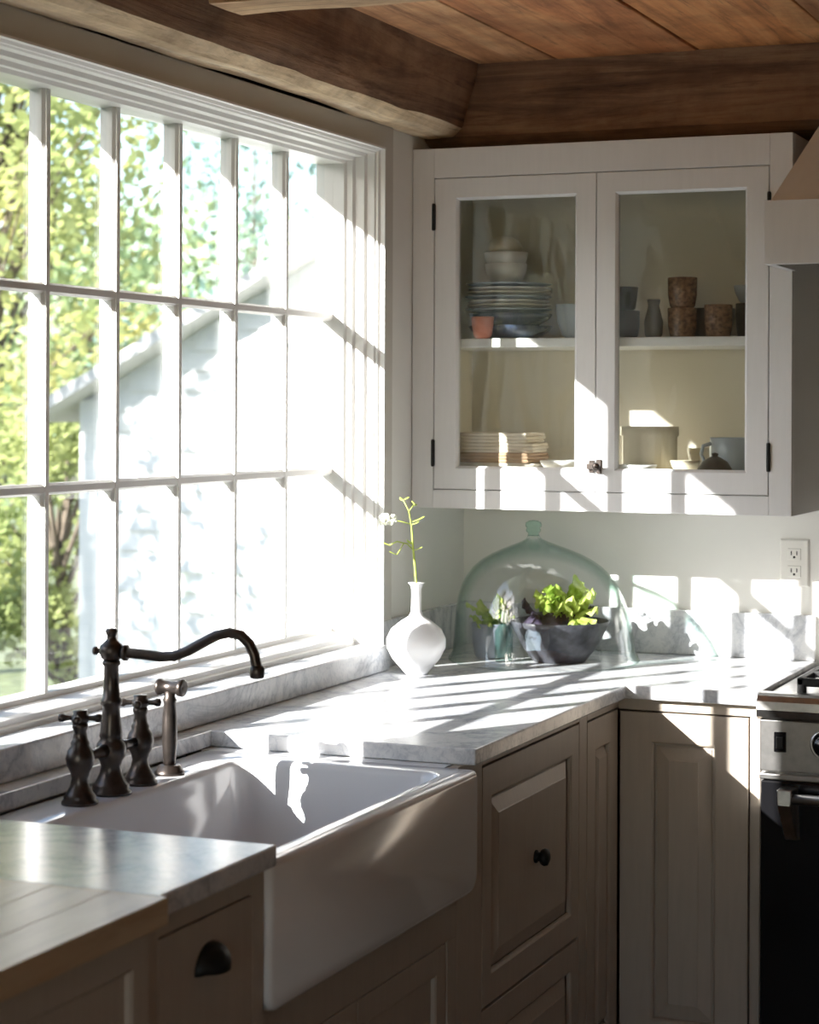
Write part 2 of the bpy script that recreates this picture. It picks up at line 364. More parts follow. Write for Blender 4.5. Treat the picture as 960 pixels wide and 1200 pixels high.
# hidden corner board between casing and upper cabinet
# ------------------------------------------------------------------ beams
def hewn(name, x0, x1, y0, y1, z0, z1, mat, axis, label, seg=60, amp=.006, cham=.03, pale=None):
    n = seg
    L0, L1 = (y0, y1) if axis == 1 else (x0, x1)
    a0, a1 = (x0, x1) if axis == 1 else (y0, y1)
    K = 7; vs = []; fs = []
    lean = .042 if axis == 1 else 0
    def sec(tt):
        # cross-section walk; a = across, z
        pts = []
        for k in range(K+1): pts.append((a0+(a1-a0-cham)*k/K, z0))
        for k in range(1, K+1): pts.append((a1+lean*k/K, z0+cham+(z1-z0-cham)*k/K))
        pts.insert(K+1, (a1, z0+cham))
        pts.append((a0, z1)); return pts
    P = len(sec(0))
    for i in range(n+1):
        l = L0+(L1-L0)*i/n
        for k, (a, z) in enumerate(sec(l)):
            free = 0 if (z >= z1-1e-6 or a <= a0+1e-6) else 1
            nz = noise.noise((l*2.2, a*9, z*9)); n2 = noise.noise((l*9+7, a*25, z*25)); n3 = noise.noise((l*1.1+40, 0, 0))
            da = free*(nz*amp*2.2+n2*amp); dz = free*(noise.noise((l*3+20, a*9, z*9+5))*amp*1.6+n2*amp*.8)
            if k in (K, K+1): da += (-.004-.012*max(0, n3+.1)) * (1 if k == K else .3); dz += (.012*max(0, n3)) if k == K+1 else 0
            p = (a+da, l, z+dz) if axis == 1 else (l, a+da, z+dz)
            vs.append(p)
    for i in range(n):
        for k in range(P): q = (k+1) % P; fs.append((i*P+k, i*P+q, (i+1)*P+q, (i+1)*P+k))
    fs.append(tuple(range(P))); fs.append(tuple(n*P+k for k in range(P)))
    m = MB().add(vs, fs)
    o = obj(name, m, [mat, pale] if pale else mat, loc=((x0+x1)/2, (y0+y1)/2, z0))
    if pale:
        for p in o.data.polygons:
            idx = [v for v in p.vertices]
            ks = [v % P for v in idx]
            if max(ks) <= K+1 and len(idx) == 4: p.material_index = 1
    tag(o, label, 'beam'); return o
hewn('ceiling_beam', .002, .106, RY0+.01, -.302, 2.193, CZT+.002, BEAM_Y, 1, 'dark hewn beam with pale worn lower edge, counter bounce light painted in, running along the top of the window wall', 160, .004, .018, PALE_Y)
def flipy():
    pass
# beam over the upper cabinet: front face at y=-.30
m = MB(); vs = []; fs = []; nx, nz = 110, 10
for i in range(nx+1):
    x = .002+(RX1-.006)*i/nx
    for k in range(nz+1):
        z = 2.175+(CZT+.002-2.175)*k/nz
        d = noise.noise((x*2, z*8, 3))*.008+noise.noise((x*9, z*22, 9))*.004 - (.02 if k == 0 else 0)
        vs.append((x, -.295-d*(0 if k == nz else 1)+ (.015 if k == 0 else 0), z))
b0 = len(vs); vs += [(.002, -.002, 2.175), (.002+RX1-.006, -.002, 2.175), (.002+RX1-.006, -.002, CZT+.002), (.002, -.002, CZT+.002)]
for i in range(nx):
    for k in range(nz): fs.append((i*(nz+1)+k, (i+1)*(nz+1)+k, (i+1)*(nz+1)+k+1, i*(nz+1)+k+1))
fs += [tuple([i*(nz+1) for i in range(nx+1)]+[b0+1, b0]), tuple([i*(nz+1)+nz for i in range(nx+1)]+[b0+2, b0+3]), (b0, b0+1, b0+2, b0+3),
       tuple([k for k in range(nz+1)]+[b0+3, b0]), tuple([nx*(nz+1)+k for k in range(nz+1)]+[b0+2, b0+1])]
tag(obj('ceiling_beam', m.add(vs, fs), BEAM_X, loc=(2.1, -.15, 2.175)), 'dark rough beam running across above the glass-fronted wall cabinet', 'beam')
# cross joist nearer the camera
m = MB(); vs = []; fs = []; nx = 70
for i in range(nx+1):
    x = .146+(RX1-.15)*i/nx; d = noise.noise((x*2.5, 1, 1))*.006; e = noise.noise((x*6, 4, 1))*.003
    vs += [(x, -1.56+d, CZT+.002), (x, -1.56+d+e, 2.275), (x, -1.568+d, 2.268+e), (x, -1.63, 2.266+e), (x, -1.70+e, 2.266), (x, -1.71, CZT+.002)]
for i in range(nx):
    for k in range(6): q = (k+1) % 6; fs.append((i*6+k, i*6+q, i*6+6+q, i*6+6+k))
fs += [tuple(range(6)), tuple(nx*6+k for k in range(6))]
tag(obj('ceiling_joist', m.add(vs, fs), PALE_X, loc=(2.1, -1.63, 2.27)), 'pale wooden joist crossing the ceiling at the top edge of the picture', 'joist')

# ------------------------------------------------------------------ worktop and splash
ZC = .915; ZS = .885
poly = [(.002, -2.782), (.655, -2.782), (.655, -2.446), (.09, -2.446), (.09, -1.571), (.624, -1.571), (.624, -.624), (.922, -.624), (.922, -.002), (.002, -.002)]
tag(obj('worktop', MB().prism(poly, ZS, ZC), MARB, loc=(.3, -1.2, ZS), bevel=.003), 'veined white marble worktop running round the corner and behind the sink', 'worktop')
m = MB(); m.box(-.036, .045, YL-.13, YR+.035, ZC+.0005, .974)
tag(obj('window_ledge', m, MARB, loc=(0, -1.5, ZC), bevel=.005), 'thick marble ledge standing on the worktop under the window', 'ledge')
tag(obj('backsplash', MB().prism([(.002, -.596), (.02, -.596), (.02, -.02), (.922, -.02), (.922, -.002), (.002, -.002)], ZC+.0005, 1.026), MARB, loc=(.3, -.1, ZC), bevel=.002),
    'low marble backsplash strip round the corner behind the glass dome', 'backsplash')
# butcher block
bb = thing('butcher_block', 'pale wooden butcher block worktop at the near left corner', 'worktop', (.3, -3.4, ZS))
k = 8; wx = .665/k
for i in range(k): obj('stave', MB().box(.004+wx*i, .004+wx*(i+1)-.0006, -4.2, -2.784, ZS-.004, ZC+.001), BLOCK, bb, bevel=.0008, seg=1)

# ------------------------------------------------------------------ sink
def rrect(x0, x1, y0, y1, rad, n=6):
    pts = []
    for (cx, cy_, a0) in ((x1-rad, y1-rad, 0), (x0+rad, y1-rad, 90), (x0+rad, y0+rad, 180), (x1-rad, y0+rad, 270)):
        for i in range(n+1): a = math.radians(a0+90*i/n); pts.append((cx+rad*math.cos(a), cy_+rad*math.sin(a)))
    return pts
sk = thing('farmhouse_sink', 'white fireclay apron-front sink set into the marble worktop', 'sink', (.37, -2.03, .665))
SX0, SX1, SY0, SY1, SZ0, SZ1 = .088, .632, -2.434, -1.597, .668, .8845
BX0, BX1, BY0, BY1 = .197, .596, -2.39, -1.66
loops = []
def lp(pts, z): loops.append([(x, y, z) for x, y in pts])
lp(rrect(SX0, SX1, SY0, SY1, .02), SZ0+.02); lp(rrect(SX0, SX1, SY0, SY1, .02), SZ1-.012)
lp(rrect(SX0+.003, SX1-.004, SY0+.003, SY1-.003, .02), SZ1-.004); lp(rrect(SX0+.01, SX1-.012, SY0+.01, SY1-.01, .02), SZ1)
lp(rrect(BX0-.008, BX1+.008, BY0-.008, BY1+.008, .05), SZ1); lp(rrect(BX0-.002, BX1+.002, BY0-.002, BY1+.002, .045), SZ1-.003); lp(rrect(BX0+.002, BX1-.002, BY0+.002, BY1-.002, .045), SZ1-.012)
lp(rrect(BX0+.008, BX1-.008, BY0+.008, BY1-.008, .045), SZ0+.06); lp(rrect(BX0+.02, BX1-.02, BY0+.02, BY1-.02, .045), SZ0+.032); lp(rrect(BX0+.05, BX1-.05, BY0+.05, BY1-.05, .03), SZ0+.022)
vs = [p for l in loops for p in l]; n = len(loops[0]); fs = []
for q in range(len(loops)-1):
    for i in range(n): j = (i+1) % n; fs.append((q*n+i, q*n+j, q*n+n+j, q*n+n+i))
fs.append(tuple((len(loops)-1)*n+i for i in range(n))); fs.append(tuple(reversed(range(n))))
obj('basin', MB().add(vs, fs, True), FIRE, sk)
obj('rim', MB().box(SX0, .576, SY1-.012, -1.565, .70, SZ1-.0002), FIRE, sk)
# apron with softly rounded edges, lower corners round
ap = []
def rr2(y0, y1, z0, z1, rb, rt, n=6):
    pts = []
    for (cy_, cz, a0, rd) in ((y1-rt, z1-rt, 0, rt), (y0+rt, z1-rt, 90, rt), (y0+rb, z0+rb, 180, rb), (y1-rb, z0+rb, 270, rb)):
        for i in range(n+1): a = math.radians(a0+90*i/n); pts.append((cy_+rd*math.cos(a), cz+rd*math.sin(a)))
    return pts
for x, ins in ((.60, 0), (.628, 0), (.635, .002), (.640, .008)):
    ap.append([(x, y, z) for y, z in rr2(SY0+ins, SY1-ins, SZ0+ins, SZ1-.0005-ins, .03, .008)])
vs = [p for l in ap for p in l]; n = len(ap[0]); fs = []
for q in range(3):
    for i in range(n): j = (i+1) % n; fs.append((q*n+i, q*n+j, q*n+n+j, q*n+n+i))
fs.append(tuple(3*n+i for i in range(n)))
obj('apron', MB().add(vs, fs, True), FIRE, sk)
obj('drain', MB().lathe([(.045, 0), (.045, .003), (.03, .002), (.028, .0005)], (.40, -2.03, SZ0+.0225)), STEEL, sk)

# ------------------------------------------------------------------ faucet
ZF = .8848
fa = thing('kitchen_faucet', 'oil-rubbed bronze bridge faucet with curved spout and two cross handles on the sink deck', 'faucet', (.165, -2.06, ZF))
FX = .160
def valve(y, h=.10):
    m = MB().lathe([(.030, 0), (.030, .005), (.026, .008), (.027, .012), (.022, .018), (.016, .030), (.0135, .042), (.016, .052), (.0215, .062), (.0235, .074), (.0205, .086), (.015, .094), (.0155, .099), (.0125, .104), (.0105, .118), (.013, .124), (.013, .129), (.009, .133)], (FX, y, ZF))
    b = obj('valve_body', m, BRONZE, fa)
    c = MB().lathe([(.010, .130), (.0145, .134), (.0145, .142), (.011, .146), (.012, .151), (.0, .152)], (FX, y, ZF), 20)
    for a in (20, 110, 200, 290):
        d = Vector((math.cos(math.radians(a)), math.sin(math.radians(a)), 0)); o_ = Vector((FX, y, ZF+.139))
        c.tube([o_+d*.008, o_+d*.018, o_+d*.024, o_+d*.028, o_+d*.034, o_+d*.036], [.0045, .0042, .005, .0072, .0068, .003], 10)
    obj('cross_handle', c, BRONZE, fa)
valve(-2.16); valve(-1.965)
YF = -2.062
m = MB().lathe([(.035, 0), (.035, .005), (.030, .009), (.031, .014), (.026, .019), (.019, .034), (.0165, .046), (.019, .055), (.024, .062), (.0255, .074), (.0235, .084), (.018, .091), (.0195, .096), (.0185, .104), (.0155, .130), (.0145, .145), (.0180, .149), (.0180, .156), (.0145, .161), (.0130, .185), (.0125, .212), (.0155, .215), (.0155, .219), (.013, .222)], (FX, YF, ZF))
obj('column', m, BRONZE, fa)
m = MB().lathe([(.012, .221), (.0175, .226), (.021, .235), (.0195, .246), (.013, .252), (.0085, .256), (.0075, .262), (.0095, .266), (.0105, .270), (.009, .274), (0, .275)], (FX, YF, ZF), 24)
m.tube([(FX-.015, YF, ZF+.236), (FX-.027, YF, ZF+.236), (FX-.028, YF, ZF+.236), (FX-.033, YF, ZF+.236), (FX-.034, YF, ZF+.236)], [.005, .0042, .007, .007, .003], 12)
obj('hub', m, BRONZE, fa)
pts = [(FX+.018, 0, .235), (FX+.032, 0, .235), (FX+.06, 0, .2335), (FX+.09, 0, .231), (FX+.115, 0, .233), (FX+.14, 0, .243), (FX+.165, 0, .257), (FX+.19, 0, .270), (FX+.213, 0, .2755), (FX+.233, 0, .272), (FX+.248, 0, .259), (FX+.257, 0, .241), (FX+.261, 0, .222), (FX+.262, 0, .212)]
SD = Vector((math.cos(math.radians(4)), math.sin(math.radians(4)), 0))
P3 = [Vector((FX, YF, ZF)) + SD*(p[0]-FX) + Vector((0, 0, p[2])) for p in pts]
m = MB().tube(P3, .0088, 14)
m.tube([P3[0], P3[0]+SD*.004, P3[0]+SD*.005, P3[0]+SD*.011, P3[0]+SD*.012], [.010, .010, .0135, .0135, .009], 14)
e = P3[-1]; m.tube([e+Vector((0, 0, .012)), e+Vector((0, 0, .008)), e+Vector((0, 0, .0)), e-Vector((0, 0, .008)), e-Vector((0, 0, .009))], [.009, .0125, .0125, .0115, .009], 14)
obj('spout', m, BRONZE, fa)
zb = ZF+.074
m = MB().tube([(FX, -2.14, zb), (FX, -2.12, zb), (FX, -2.10, zb), (FX, -2.085, zb)], [.0085, .0075, .0095, .0115], 12)
obj('bridge', m, BRONZE, fa)
m = MB().tube([(FX, -2.04, zb), (FX, -2.022, zb), (FX, -2.0, zb), (FX, -1.985, zb)], [.0115, .0095, .0075, .0085], 12)
obj('bridge', m, BRONZE, fa)
sp = thing('side_sprayer', 'bronze side sprayer standing right of the faucet handles', 'sprayer', (FX, -1.862, ZF))
obj('base_ring', MB().lathe([(.027, 0), (.027, .005), (.022, .009), (.02, .015), (.014, .017)], (FX, -1.862, ZF)), BRONZE, sp)
obj('wand', MB().lathe([(.0105, .014), (.0115, .03), (.0135, .06), (.0125, .10), (.0105, .125), (.0125, .13), (.0095, .136), (.0095, .15)], (FX, -1.862, ZF)), BRONZE, sp)
m = MB().lathe([(.0125, -.024), (.0145, -.022), (.0145, -.017), (.0115, -.015), (.0115, .017), (.0145, .018), (.0155, .026), (.0135, .028), (.0, .024)], (FX, -1.862, ZF+.152), 22, 'x')
obj('spray_head', m, BRONZE, sp)

# ------------------------------------------------------------------ base cabinets
def panel_front(par, name, O, A, B, Nn, w_, h_, st, th=.019, raised=True, mat=LOWER, handle=None):
    """inset front made of a frame and a raised or flat panel; O lower corner of its front face"""
    rt, rb, rs = (st if isinstance(st, (tuple, list)) else (st, st, st))
    O, A, B, Nn = Vector(O), Vector(A), Vector(B), Vector(Nn)
    fr = MB(); a0, a1, b0, b1 = rs, w_-rs, rb, h_-rt
    def P(a, b, h): return O + A*a + B*b + Nn*h
    levels = [((0, 0, w_, h_), -th), ((0, 0, w_, h_), -.001), ((.001, .001, w_-.001, h_-.001), 0),
              ((a0-.006, b0-.006, a1+.006, b1+.006), 0), ((a0-.002, b0-.002, a1+.002, b1+.002), -.003), ((a0, b0, a1, b1), -.009)]
    vs = []; fs = []
    for (x0, y0, x1, y1), h in levels: vs += [P(x0, y0, h), P(x1, y0, h), P(x1, y1, h), P(x0, y1, h)]
    for q in range(5):
        for k in range(4): l = (k+1) % 4; fs.append((q*4+k, q*4+l, q*4+4+l, q*4+4+k))
    d = obj(name, fr.add(vs, fs), mat, par)
    pw, ph = a1-a0, b1-b0
    if raised: pf = [(0, -.012), (.004, -.012), (.006, -.010), (.032 if min(pw, ph) > .12 else .018, -.001), (.034 if min(pw, ph) > .12 else .02, .0005), (.036 if min(pw, ph) > .12 else .022, .0005)]
    else: pf = [(0, -.009), (.004, -.009)]
    pn = MB().rings(P(a0, b0, 0), A, B, Nn, pw, ph, pf); obj('panel', pn, mat, d)
    return d
X_, Y_, Z_ = (1, 0, 0), (0, 1, 0), (0, 0, 1)
FXF = .6    # face plane of the window-wall cabinets
def facebox(m, y0, y1, z0, z1, x=FXF, th=.02): m.box(x-th, x, y0, y1, z0, z1)
# drawer cabinet right of the sink
c1 = thing('drawer_cabinet', 'greige base cabinet with stacked raised-panel drawers right of the sink', 'cabinet', (.3, -1.2, .0))
m = MB(); m.box(.03, FXF-.02, -1.562, -1.547, .09, ZS-.001); m.box(.03, FXF-.02, -.85, -.835, .09, ZS-.001); m.box(.03, .05, -1.562, -.835, .09, ZS-.001); m.box(.03, FXF-.02, -1.562, -.835, .09, .105); m.box(.03, FXF-.08, -1.6, -.835, .0, .09)
obj('carcass', m, LOWER, c1)
m = MB(); facebox(m, -1.5965, -1.472, .09, ZS-.001); facebox(m, -.884, -.832, .09, ZS-.001); facebox(m, -1.472, -.884, .868, ZS-.001); facebox(m, -1.472, -.884, .09, .105)
obj('face_frame', m, LOWER, c1, bevel=.0015)
def cab_knob(par, p):
    m = MB().lathe([(.013, 0), (.013, .003), (.009, .006), (.009, .010), (.015, .013), (.0175, .019), (.016, .025), (.008, .029), (0, .0295)], p, 20, 'x'); return obj('knob', m, IRON, par)
d1 = panel_front(c1, 'drawer', (FXF+.0, -1.469, .418), Y_, Z_, X_, .582, .446, (.064, .06, .054)); cab_knob(d1, (FXF+.0005, -1.168, .641))
d2 = panel_front(c1, 'drawer', (FXF+.0, -1.469, .108), Y_, Z_, X_, .582, .304, (.06, .06, .054)); cab_knob(d2, (FXF+.0005, -1.168, .26))
# corner cabinet
c2 = thing('corner_cabinet', 'greige corner base cabinet with tall narrow panelled doors beside the cooker', 'cabinet', (.6, -.4, 0))
m = MB(); m.box(.03, .9, -.02, -.005, .09, ZS-.001); m.box(.03, .045, -.83, -.02, .09, ZS-.001); m.box(.9, .915, -.58, -.02, .09, ZS-.001); m.box(.03, .9, -.58, -.02, .09, .105); m.box(.03, .9, -.52, -.02, 0, .09); m.box(.03, .56, -.83, -.58, .0, .105)
obj('carcass', m, LOWER, c2)
m = MB(); facebox(m, -.831, -.58, .862, ZS-.001); m.box(FXF, .918, -.60, -.58, .858, ZS-.001); m.box(.898, .920, -.60, -.58, .09, .858); facebox(m, -.831, -.58, .09, .105); m.box(FXF, .898, -.60, -.58, .09, .105)
obj('face_frame', m, LOWER, c2, bevel=.0015)
panel_front(c2, 'door', (FXF, -.828, .108), Y_, Z_, X_, .222, .750, (.07, .07, .062))
panel_front(c2, 'door', (.604, -.60, .108), X_, Z_, (0, -1, 0), .290, .746, (.07, .07, .078))
# sink cabinet
c3 = thing('sink_cabinet', 'greige sink cabinet with doors below the white apron sink', 'cabinet', (.3, -2.03, 0))
m = MB(); m.box(.03, .05, -2.435, -1.61, .09, .664); m.box(.03, FXF-.02, -2.435, -1.61, .09, .105); m.box(.03, FXF-.08, -2.435, -1.61, 0, .09); m.box(.05, .56, -2.435, -2.42, .105, .664); m.box(.05, .56, -1.625, -1.61, .105, .664)
obj('carcass', m, LOWER, c3)
m = MB(); facebox(m, -2.436, -1.5975, .585, .667); facebox(m, -2.436, -2.425, .09, .585); facebox(m, -1.645, -1.5975, .09, .585); facebox(m, -2.425, -1.645, .09, .105)
obj('face_frame', m, LOWER, c3, bevel=.0015)
panel_front(c3, 'door', (FXF-.002, -2.423, .108), Y_, Z_, X_, .388, .474, .05, raised=False)
dd = panel_front(c3, 'door', (FXF-.002, -2.032, .108), Y_, Z_, X_, .385, .474, .05, raised=False)
obj('hinge', MB().box(FXF-.002, FXF+.004, -2.036, -2.029, .47, .53), IRON, dd)
# left cabinets
c4 = thing('drawer_cabinet', 'greige base cabinet with a black cup pull left of the sink', 'cabinet', (.3, -2.6, 0))
XF2 = .63
m = MB(); m.box(.03, XF2-.02, -2.478, -2.463, .09, ZS-.001); m.box(.03, .05, -2.78, -2.463, .09, ZS-.001); m.box(.03, XF2-.02, -2.78, -2.765, .09, ZS-.001); m.box(.03, XF2-.02, -2.78, -2.463, .09, .105); m.box(.03, .55, -2.78, -2.463, 0, .09)
obj('carcass', m, LOWER, c4)
m = MB(); facebox(m, -2.47, -2.4365, .09, ZS-.001, XF2); facebox(m, -2.78, -2.74, .09, ZS-.001, XF2); facebox(m, -2.74, -2.47, .850, ZS-.001, XF2); facebox(m, -2.74, -2.47, .09, .105, XF2)
obj('face_frame', m, LOWER, c4, bevel=.0015)
m = MB().rings((XF2, -2.738, .62), Y_, Z_, X_, .266, .227, [(0, -.018), (0, -.001), (.001, 0)])
d4 = obj('drawer', m, LOWER, c4)
# cup pull
m = MB(); vs = []; fs = []; na, nb = 14, 6
for i in range(na+1):
    a = PI*i/na
    for j in range(nb+1):
        b = .5*PI*j/nb
        vs.append((XF2+.001+.028*math.sin(b)*(.35+.65*math.sin(a)), -2.602-.042*math.cos(a)*math.cos(b*.55), .776+.038*math.sin(a)*math.cos(b)+.0))
for i in range(na):
    for j in range(nb): fs.append((i*(nb+1)+j, (i+1)*(nb+1)+j, (i+1)*(nb+1)+j+1, i*(nb+1)+j+1))
cp = obj('cup_pull', m.add(vs, fs, True), IRON, d4)
so_ = cp.modifiers.new('thick', 'SOLIDIFY'); so_.thickness = .003
m = MB().rings((XF2, -2.738, .108), Y_, Z_, X_, .266, .508, [(0, -.018), (0, -.001), (.001, 0)])
obj('drawer', m, LOWER, c4)
c5 = thing('block_cabinet', 'greige base cabinet with a flat recessed panel under the butcher block', 'cabinet', (.3, -3.4, 0))
XF3 = .642
m = MB(); m.box(.03, XF3-.02, -4.2, -2.784, .09, ZS-.005); m.box(.03, .56, -4.2, -2.784, 0, .09)
obj('carcass', m, LOWER, c5)
panel_front(c5, 'door', (XF3, -3.34, .1), Y_, Z_, X_, .555, .775, (.048, .06, .045), raised=False)
panel_front(c5, 'door', (XF3, -3.90, .1), Y_, Z_, X_, .555, .775, (.048, .06, .045), raised=False)

# ------------------------------------------------------------------ upper cabinet
UX1, UY, UZ0, UZ1 = .9365, -.3645, 1.284, 2.159
uc = thing('wall_cabinet', 'pale grey painted wall cabinet with two glass doors in the corner', 'cabinet', (.47, -.18, UZ0))
m = MB(); m.box(.002, .02, UY+.02, -.002, UZ0, UZ1); m.box(UX1-.02, UX1, UY+.02, -.002, UZ0, UZ1); m.box(.02, UX1-.02, UY+.02, -.002, UZ1-.04, UZ1)
m.box(.02, UX1-.02, UY+.02, -.012, UZ0, 1.305)
obj('carcass', m, UPPER, uc)
m = MB(); m.box(.0205, UX1-.0205, -.012, -.004, 1.35, UZ1-.041); m.box(.0205, UX1-.0205, UY+.021, -.012, 1.35, 1.37); m.box(.0205, .026, UY+.021, -.012, 1.37, UZ1-.041); m.box(UX1-.026, UX1-.0205, UY+.021, -.012, 1.37, UZ1-.041); m.box(.026, UX1-.026, UY+.021, -.012, UZ1-.049, UZ1-.0405)
obj('lining', m, INNER, uc)
m = MB(); m.box(.002, .058, UY, UY+.02, UZ0, UZ1); m.box(.884, UX1, UY, UY+.02, UZ0, UZ1); m.box(.058, .884, UY, UY+.02, UZ0, 1.329); m.box(.058, .884, UY, UY+.02, 2.087, UZ1)
obj('face_frame', m, UPPER, uc, bevel=.0012)
ZSH = 1.697
obj('shelf', MB().box(.027, UX1-.027, -.325, -.013, ZSH-.022, ZSH), UPPER, uc, bevel=.002)
def glass_door(x0, x1, gx0, gx1, hx):
    z0, z1, gz0, gz1 = 1.331, 2.085, 1.387, 2.032
    lev = [((x0, z0, x1, z1), .019), ((x0, z0, x1, z1), .0012), ((x0+.0012, z0+.0012, x1-.0012, z1-.0012), 0), ((gx0-.006, gz0-.006, gx1+.006, gz1+.006), 0), ((gx0-.001, gz0-.001, gx1+.001, gz1+.001), .006), ((gx0, gz0, gx1, gz1), .009), ((gx0, gz0, gx1, gz1), .019), ((x0, z0, x1, z1), .019)]
    vs = []; fs = []
    for (a, b, c, d), h in lev: vs += [(a, UY+h, b), (c, UY+h, b), (c, UY+h, d), (a, UY+h, d)]
    for q in range(7):
        for k in range(4): l = (k+1) % 4; fs.append((q*4+k, q*4+l, q*4+4+l, q*4+4+k))
    d = obj('door', MB().add(vs, fs), UPPER, uc, merge=True)
    # the pane as a gently wavy sheet
    obj('pane', MB().box(gx0-.002, gx1+.002, UY+.0105, UY+.0135, gz0-.002, gz1+.002), CGLASS, d)
    for zc in (1.418, 1.992):
        mm = MB().box(hx-.004, hx+.004, UY-.004, UY-.0002, zc-.03, zc+.03); mm.lathe([(.0035, -.033), (.0045, -.03), (.0045, .03), (.0035, .033)], (hx, UY-.004, zc), 10)
        obj('hinge', mm, IRON, d)
    return d
dl = glass_door(.060, .4695, .121, .416, .0585); dr = glass_door(.4715, .882, .523, .826, .8835)
m = MB().box(.474, .486, UY-.006, UY-.0002, 1.374, 1.408); m.box(.452, .478, UY-.012, UY-.005, 1.384, 1.398); m.lathe([(.004, 0), (.004, .016), (.009, .018), (.010, .024), (.006, .028)], (.480, UY-.004, 1.391), 14, (0, -1, 0))
obj('latch', m, BRONZE, dr, bevel=.001)
obj('catch_plate', MB().box(.455, .4685, UY-.005, UY-.0002, 1.376, 1.406), BRONZE, dl, bevel=.001)

# ------------------------------------------------------------------ crockery in the cabinet
def vessel(outer, th=.003):
    """closed wall: outer profile then inner back down"""
    top = outer[-1]; inner = [(max(r_-th, 0), h if i else h+th) for i, (r_, h) in enumerate(outer)]
    inner = [(max(r_-th, .0), max(h, outer[0][1]+th)) for r_, h in outer][1:]
    return [(0, outer[0][1])] + outer + [(top[0]-th*.5, top[1]+th*.3)] + list(reversed(inner)) + [(0, outer[0][1]+th)]
def pot(name, prof, c, mat, label, cat, group=None, seg=30, th=.003, rad=None, sx=1, sy=1):
    o = obj(name, MB().lathe(vessel(prof, th), c, seg, 'z', rad, sx, sy), mat, loc=c); return tag(o, label, cat, group)
z = ZSH+.0003; px, py = .19, -.19
for i in range(2):
    pot('dinner_bowl', [(.05, 0), (.07, .006), (.098, .022), (.105, .033)], (px+.004, py, z), CERN, ['dark navy bowl at the very bottom of the plate stack behind the left glass door', 'second dark navy bowl, directly under the stacked plates behind the left glass door'][i], 'bowl', 'navy bowls under the plates'); z += .030
z += .004
ords = ['lowest of the seven pale plates, just above the navy bowls', 'second pale plate from the bottom of the plate stack', 'third pale plate from the bottom of the plate stack', 'middle pale plate of the seven in the stack', 'third pale plate from the top of the plate stack', 'second pale plate from the top of the plate stack', 'top pale plate of the stack, carrying the white bowls']
for i in range(7):
    pot('dinner_plate', [(.06, 0), (.072, .003), (.10, .008), (.1085-(i % 3)*.002, .011)], (px+random.uniform(-.003, .003), py, z), [CERG, CERB, CERAM][i % 3], ords[i], 'plate', 'plates on the upper cabinet shelf', th=.0025); z += .0105
z += .001
bl = ['bottom white bowl of the three stacked on the plates', 'middle white bowl of the three stacked on the plates', 'small upturned cream bowl on top of the stack behind the left glass door']
pot('bowl', [(.03, 0), (.042, .012), (.050, .03), (.053, .05)], (px-.008, py, z), CERAM, bl[0], 'bowl', 'bowls on the plate stack'); 
pot('bowl', [(.031, 0), (.044, .012), (.052, .028), (.055, .044)], (px-.008, py, z+.034), CERAM, bl[1], 'bowl', 'bowls on the plate stack')
o = pot('bowl', [(.02, 0), (.034, .008), (.044, .022), (.046, .036)], (px-.012, py, z+.079), CERB, bl[2], 'bowl', 'bowls on the plate stack'); o.scale.z = -1; o.location.z += .038
pot('cup', [(.016, 0), (.022, .006), (.026, .03), (.028, .052)], (.167, -.315+.0, ZSH+.0003), CERC, 'small coral patterned cup in front of the plate stack on the upper shelf', 'cup')
pot('glass_bowl', [(.03, 0), (.05, .01), (.062, .045), (.066, .085)], (.375, -.17, ZSH+.0003), CERG, 'grey bowl at the right of the left cabinet door, upper shelf', 'bowl')
pot('cup', [(.026, 0), (.033, .005), (.037, .03), (.038, .066)], (.497, -.22, ZSH+.0003), DARKC, 'lower of two dark cups by the left edge of the right glass door', 'cup', 'dark cups')
pot('cup', [(.022, 0), (.029, .005), (.033, .03), (.036, .056)], (.495, -.22, ZSH+.0675), DARKC, 'upper of two dark cups by the left edge of the right glass door', 'cup', 'dark cups')
pot('jug', [(.016, 0), (.021, .01), (.023, .04), (.016, .068), (.013, .08), (.016, .094)], (.562, -.19, ZSH+.0003), CERG, 'slim grey-blue jug left of the stacked brown tumblers', 'jug')
TP = [(.026, 0), (.030, .004), (.0345, .03), (.0355, .072)]
pot('tumbler', TP, (.636, -.2, ZSH+.0003), BROWNG, 'lower of the two stacked brown glazed tumblers', 'tumbler', 'brown tumblers')
pot('tumbler', TP, (.636, -.2, ZSH+.0735), BROWNG, 'upper of the two stacked brown glazed tumblers', 'tumbler', 'brown tumblers')
pot('tumbler', [(.024, 0), (.029, .004), (.0325, .03), (.0335, .078)], (.728, -.215, ZSH+.0003), BROWNG, 'single tan ribbed tumbler right of the stacked brown pair', 'tumbler', 'brown tumblers', rad=lambda a: 1)
pot('tumbler', [(.028, 0), (.032, .004), (.036, .04), (.037, .085)], (.782, -.11, ZSH+.0003), DARKC, 'dark tumbler behind the tan one at the right end of the shelf', 'tumbler')
pot('small_bowl', [(.016, 0), (.022, .006), (.031, .025), (.035, .042)], (.775, -.11, ZSH+.087), CERG, 'small white bowl standing on the dark tumbler at the shelf end', 'bowl')
pot('bowl', [(.035, 0), (.045, .01), (.055, .05), (.058, .075)], (.68, -.09, ZSH+.0003), DARKC, 'dark round bowl behind the brown tumblers', 'bowl')
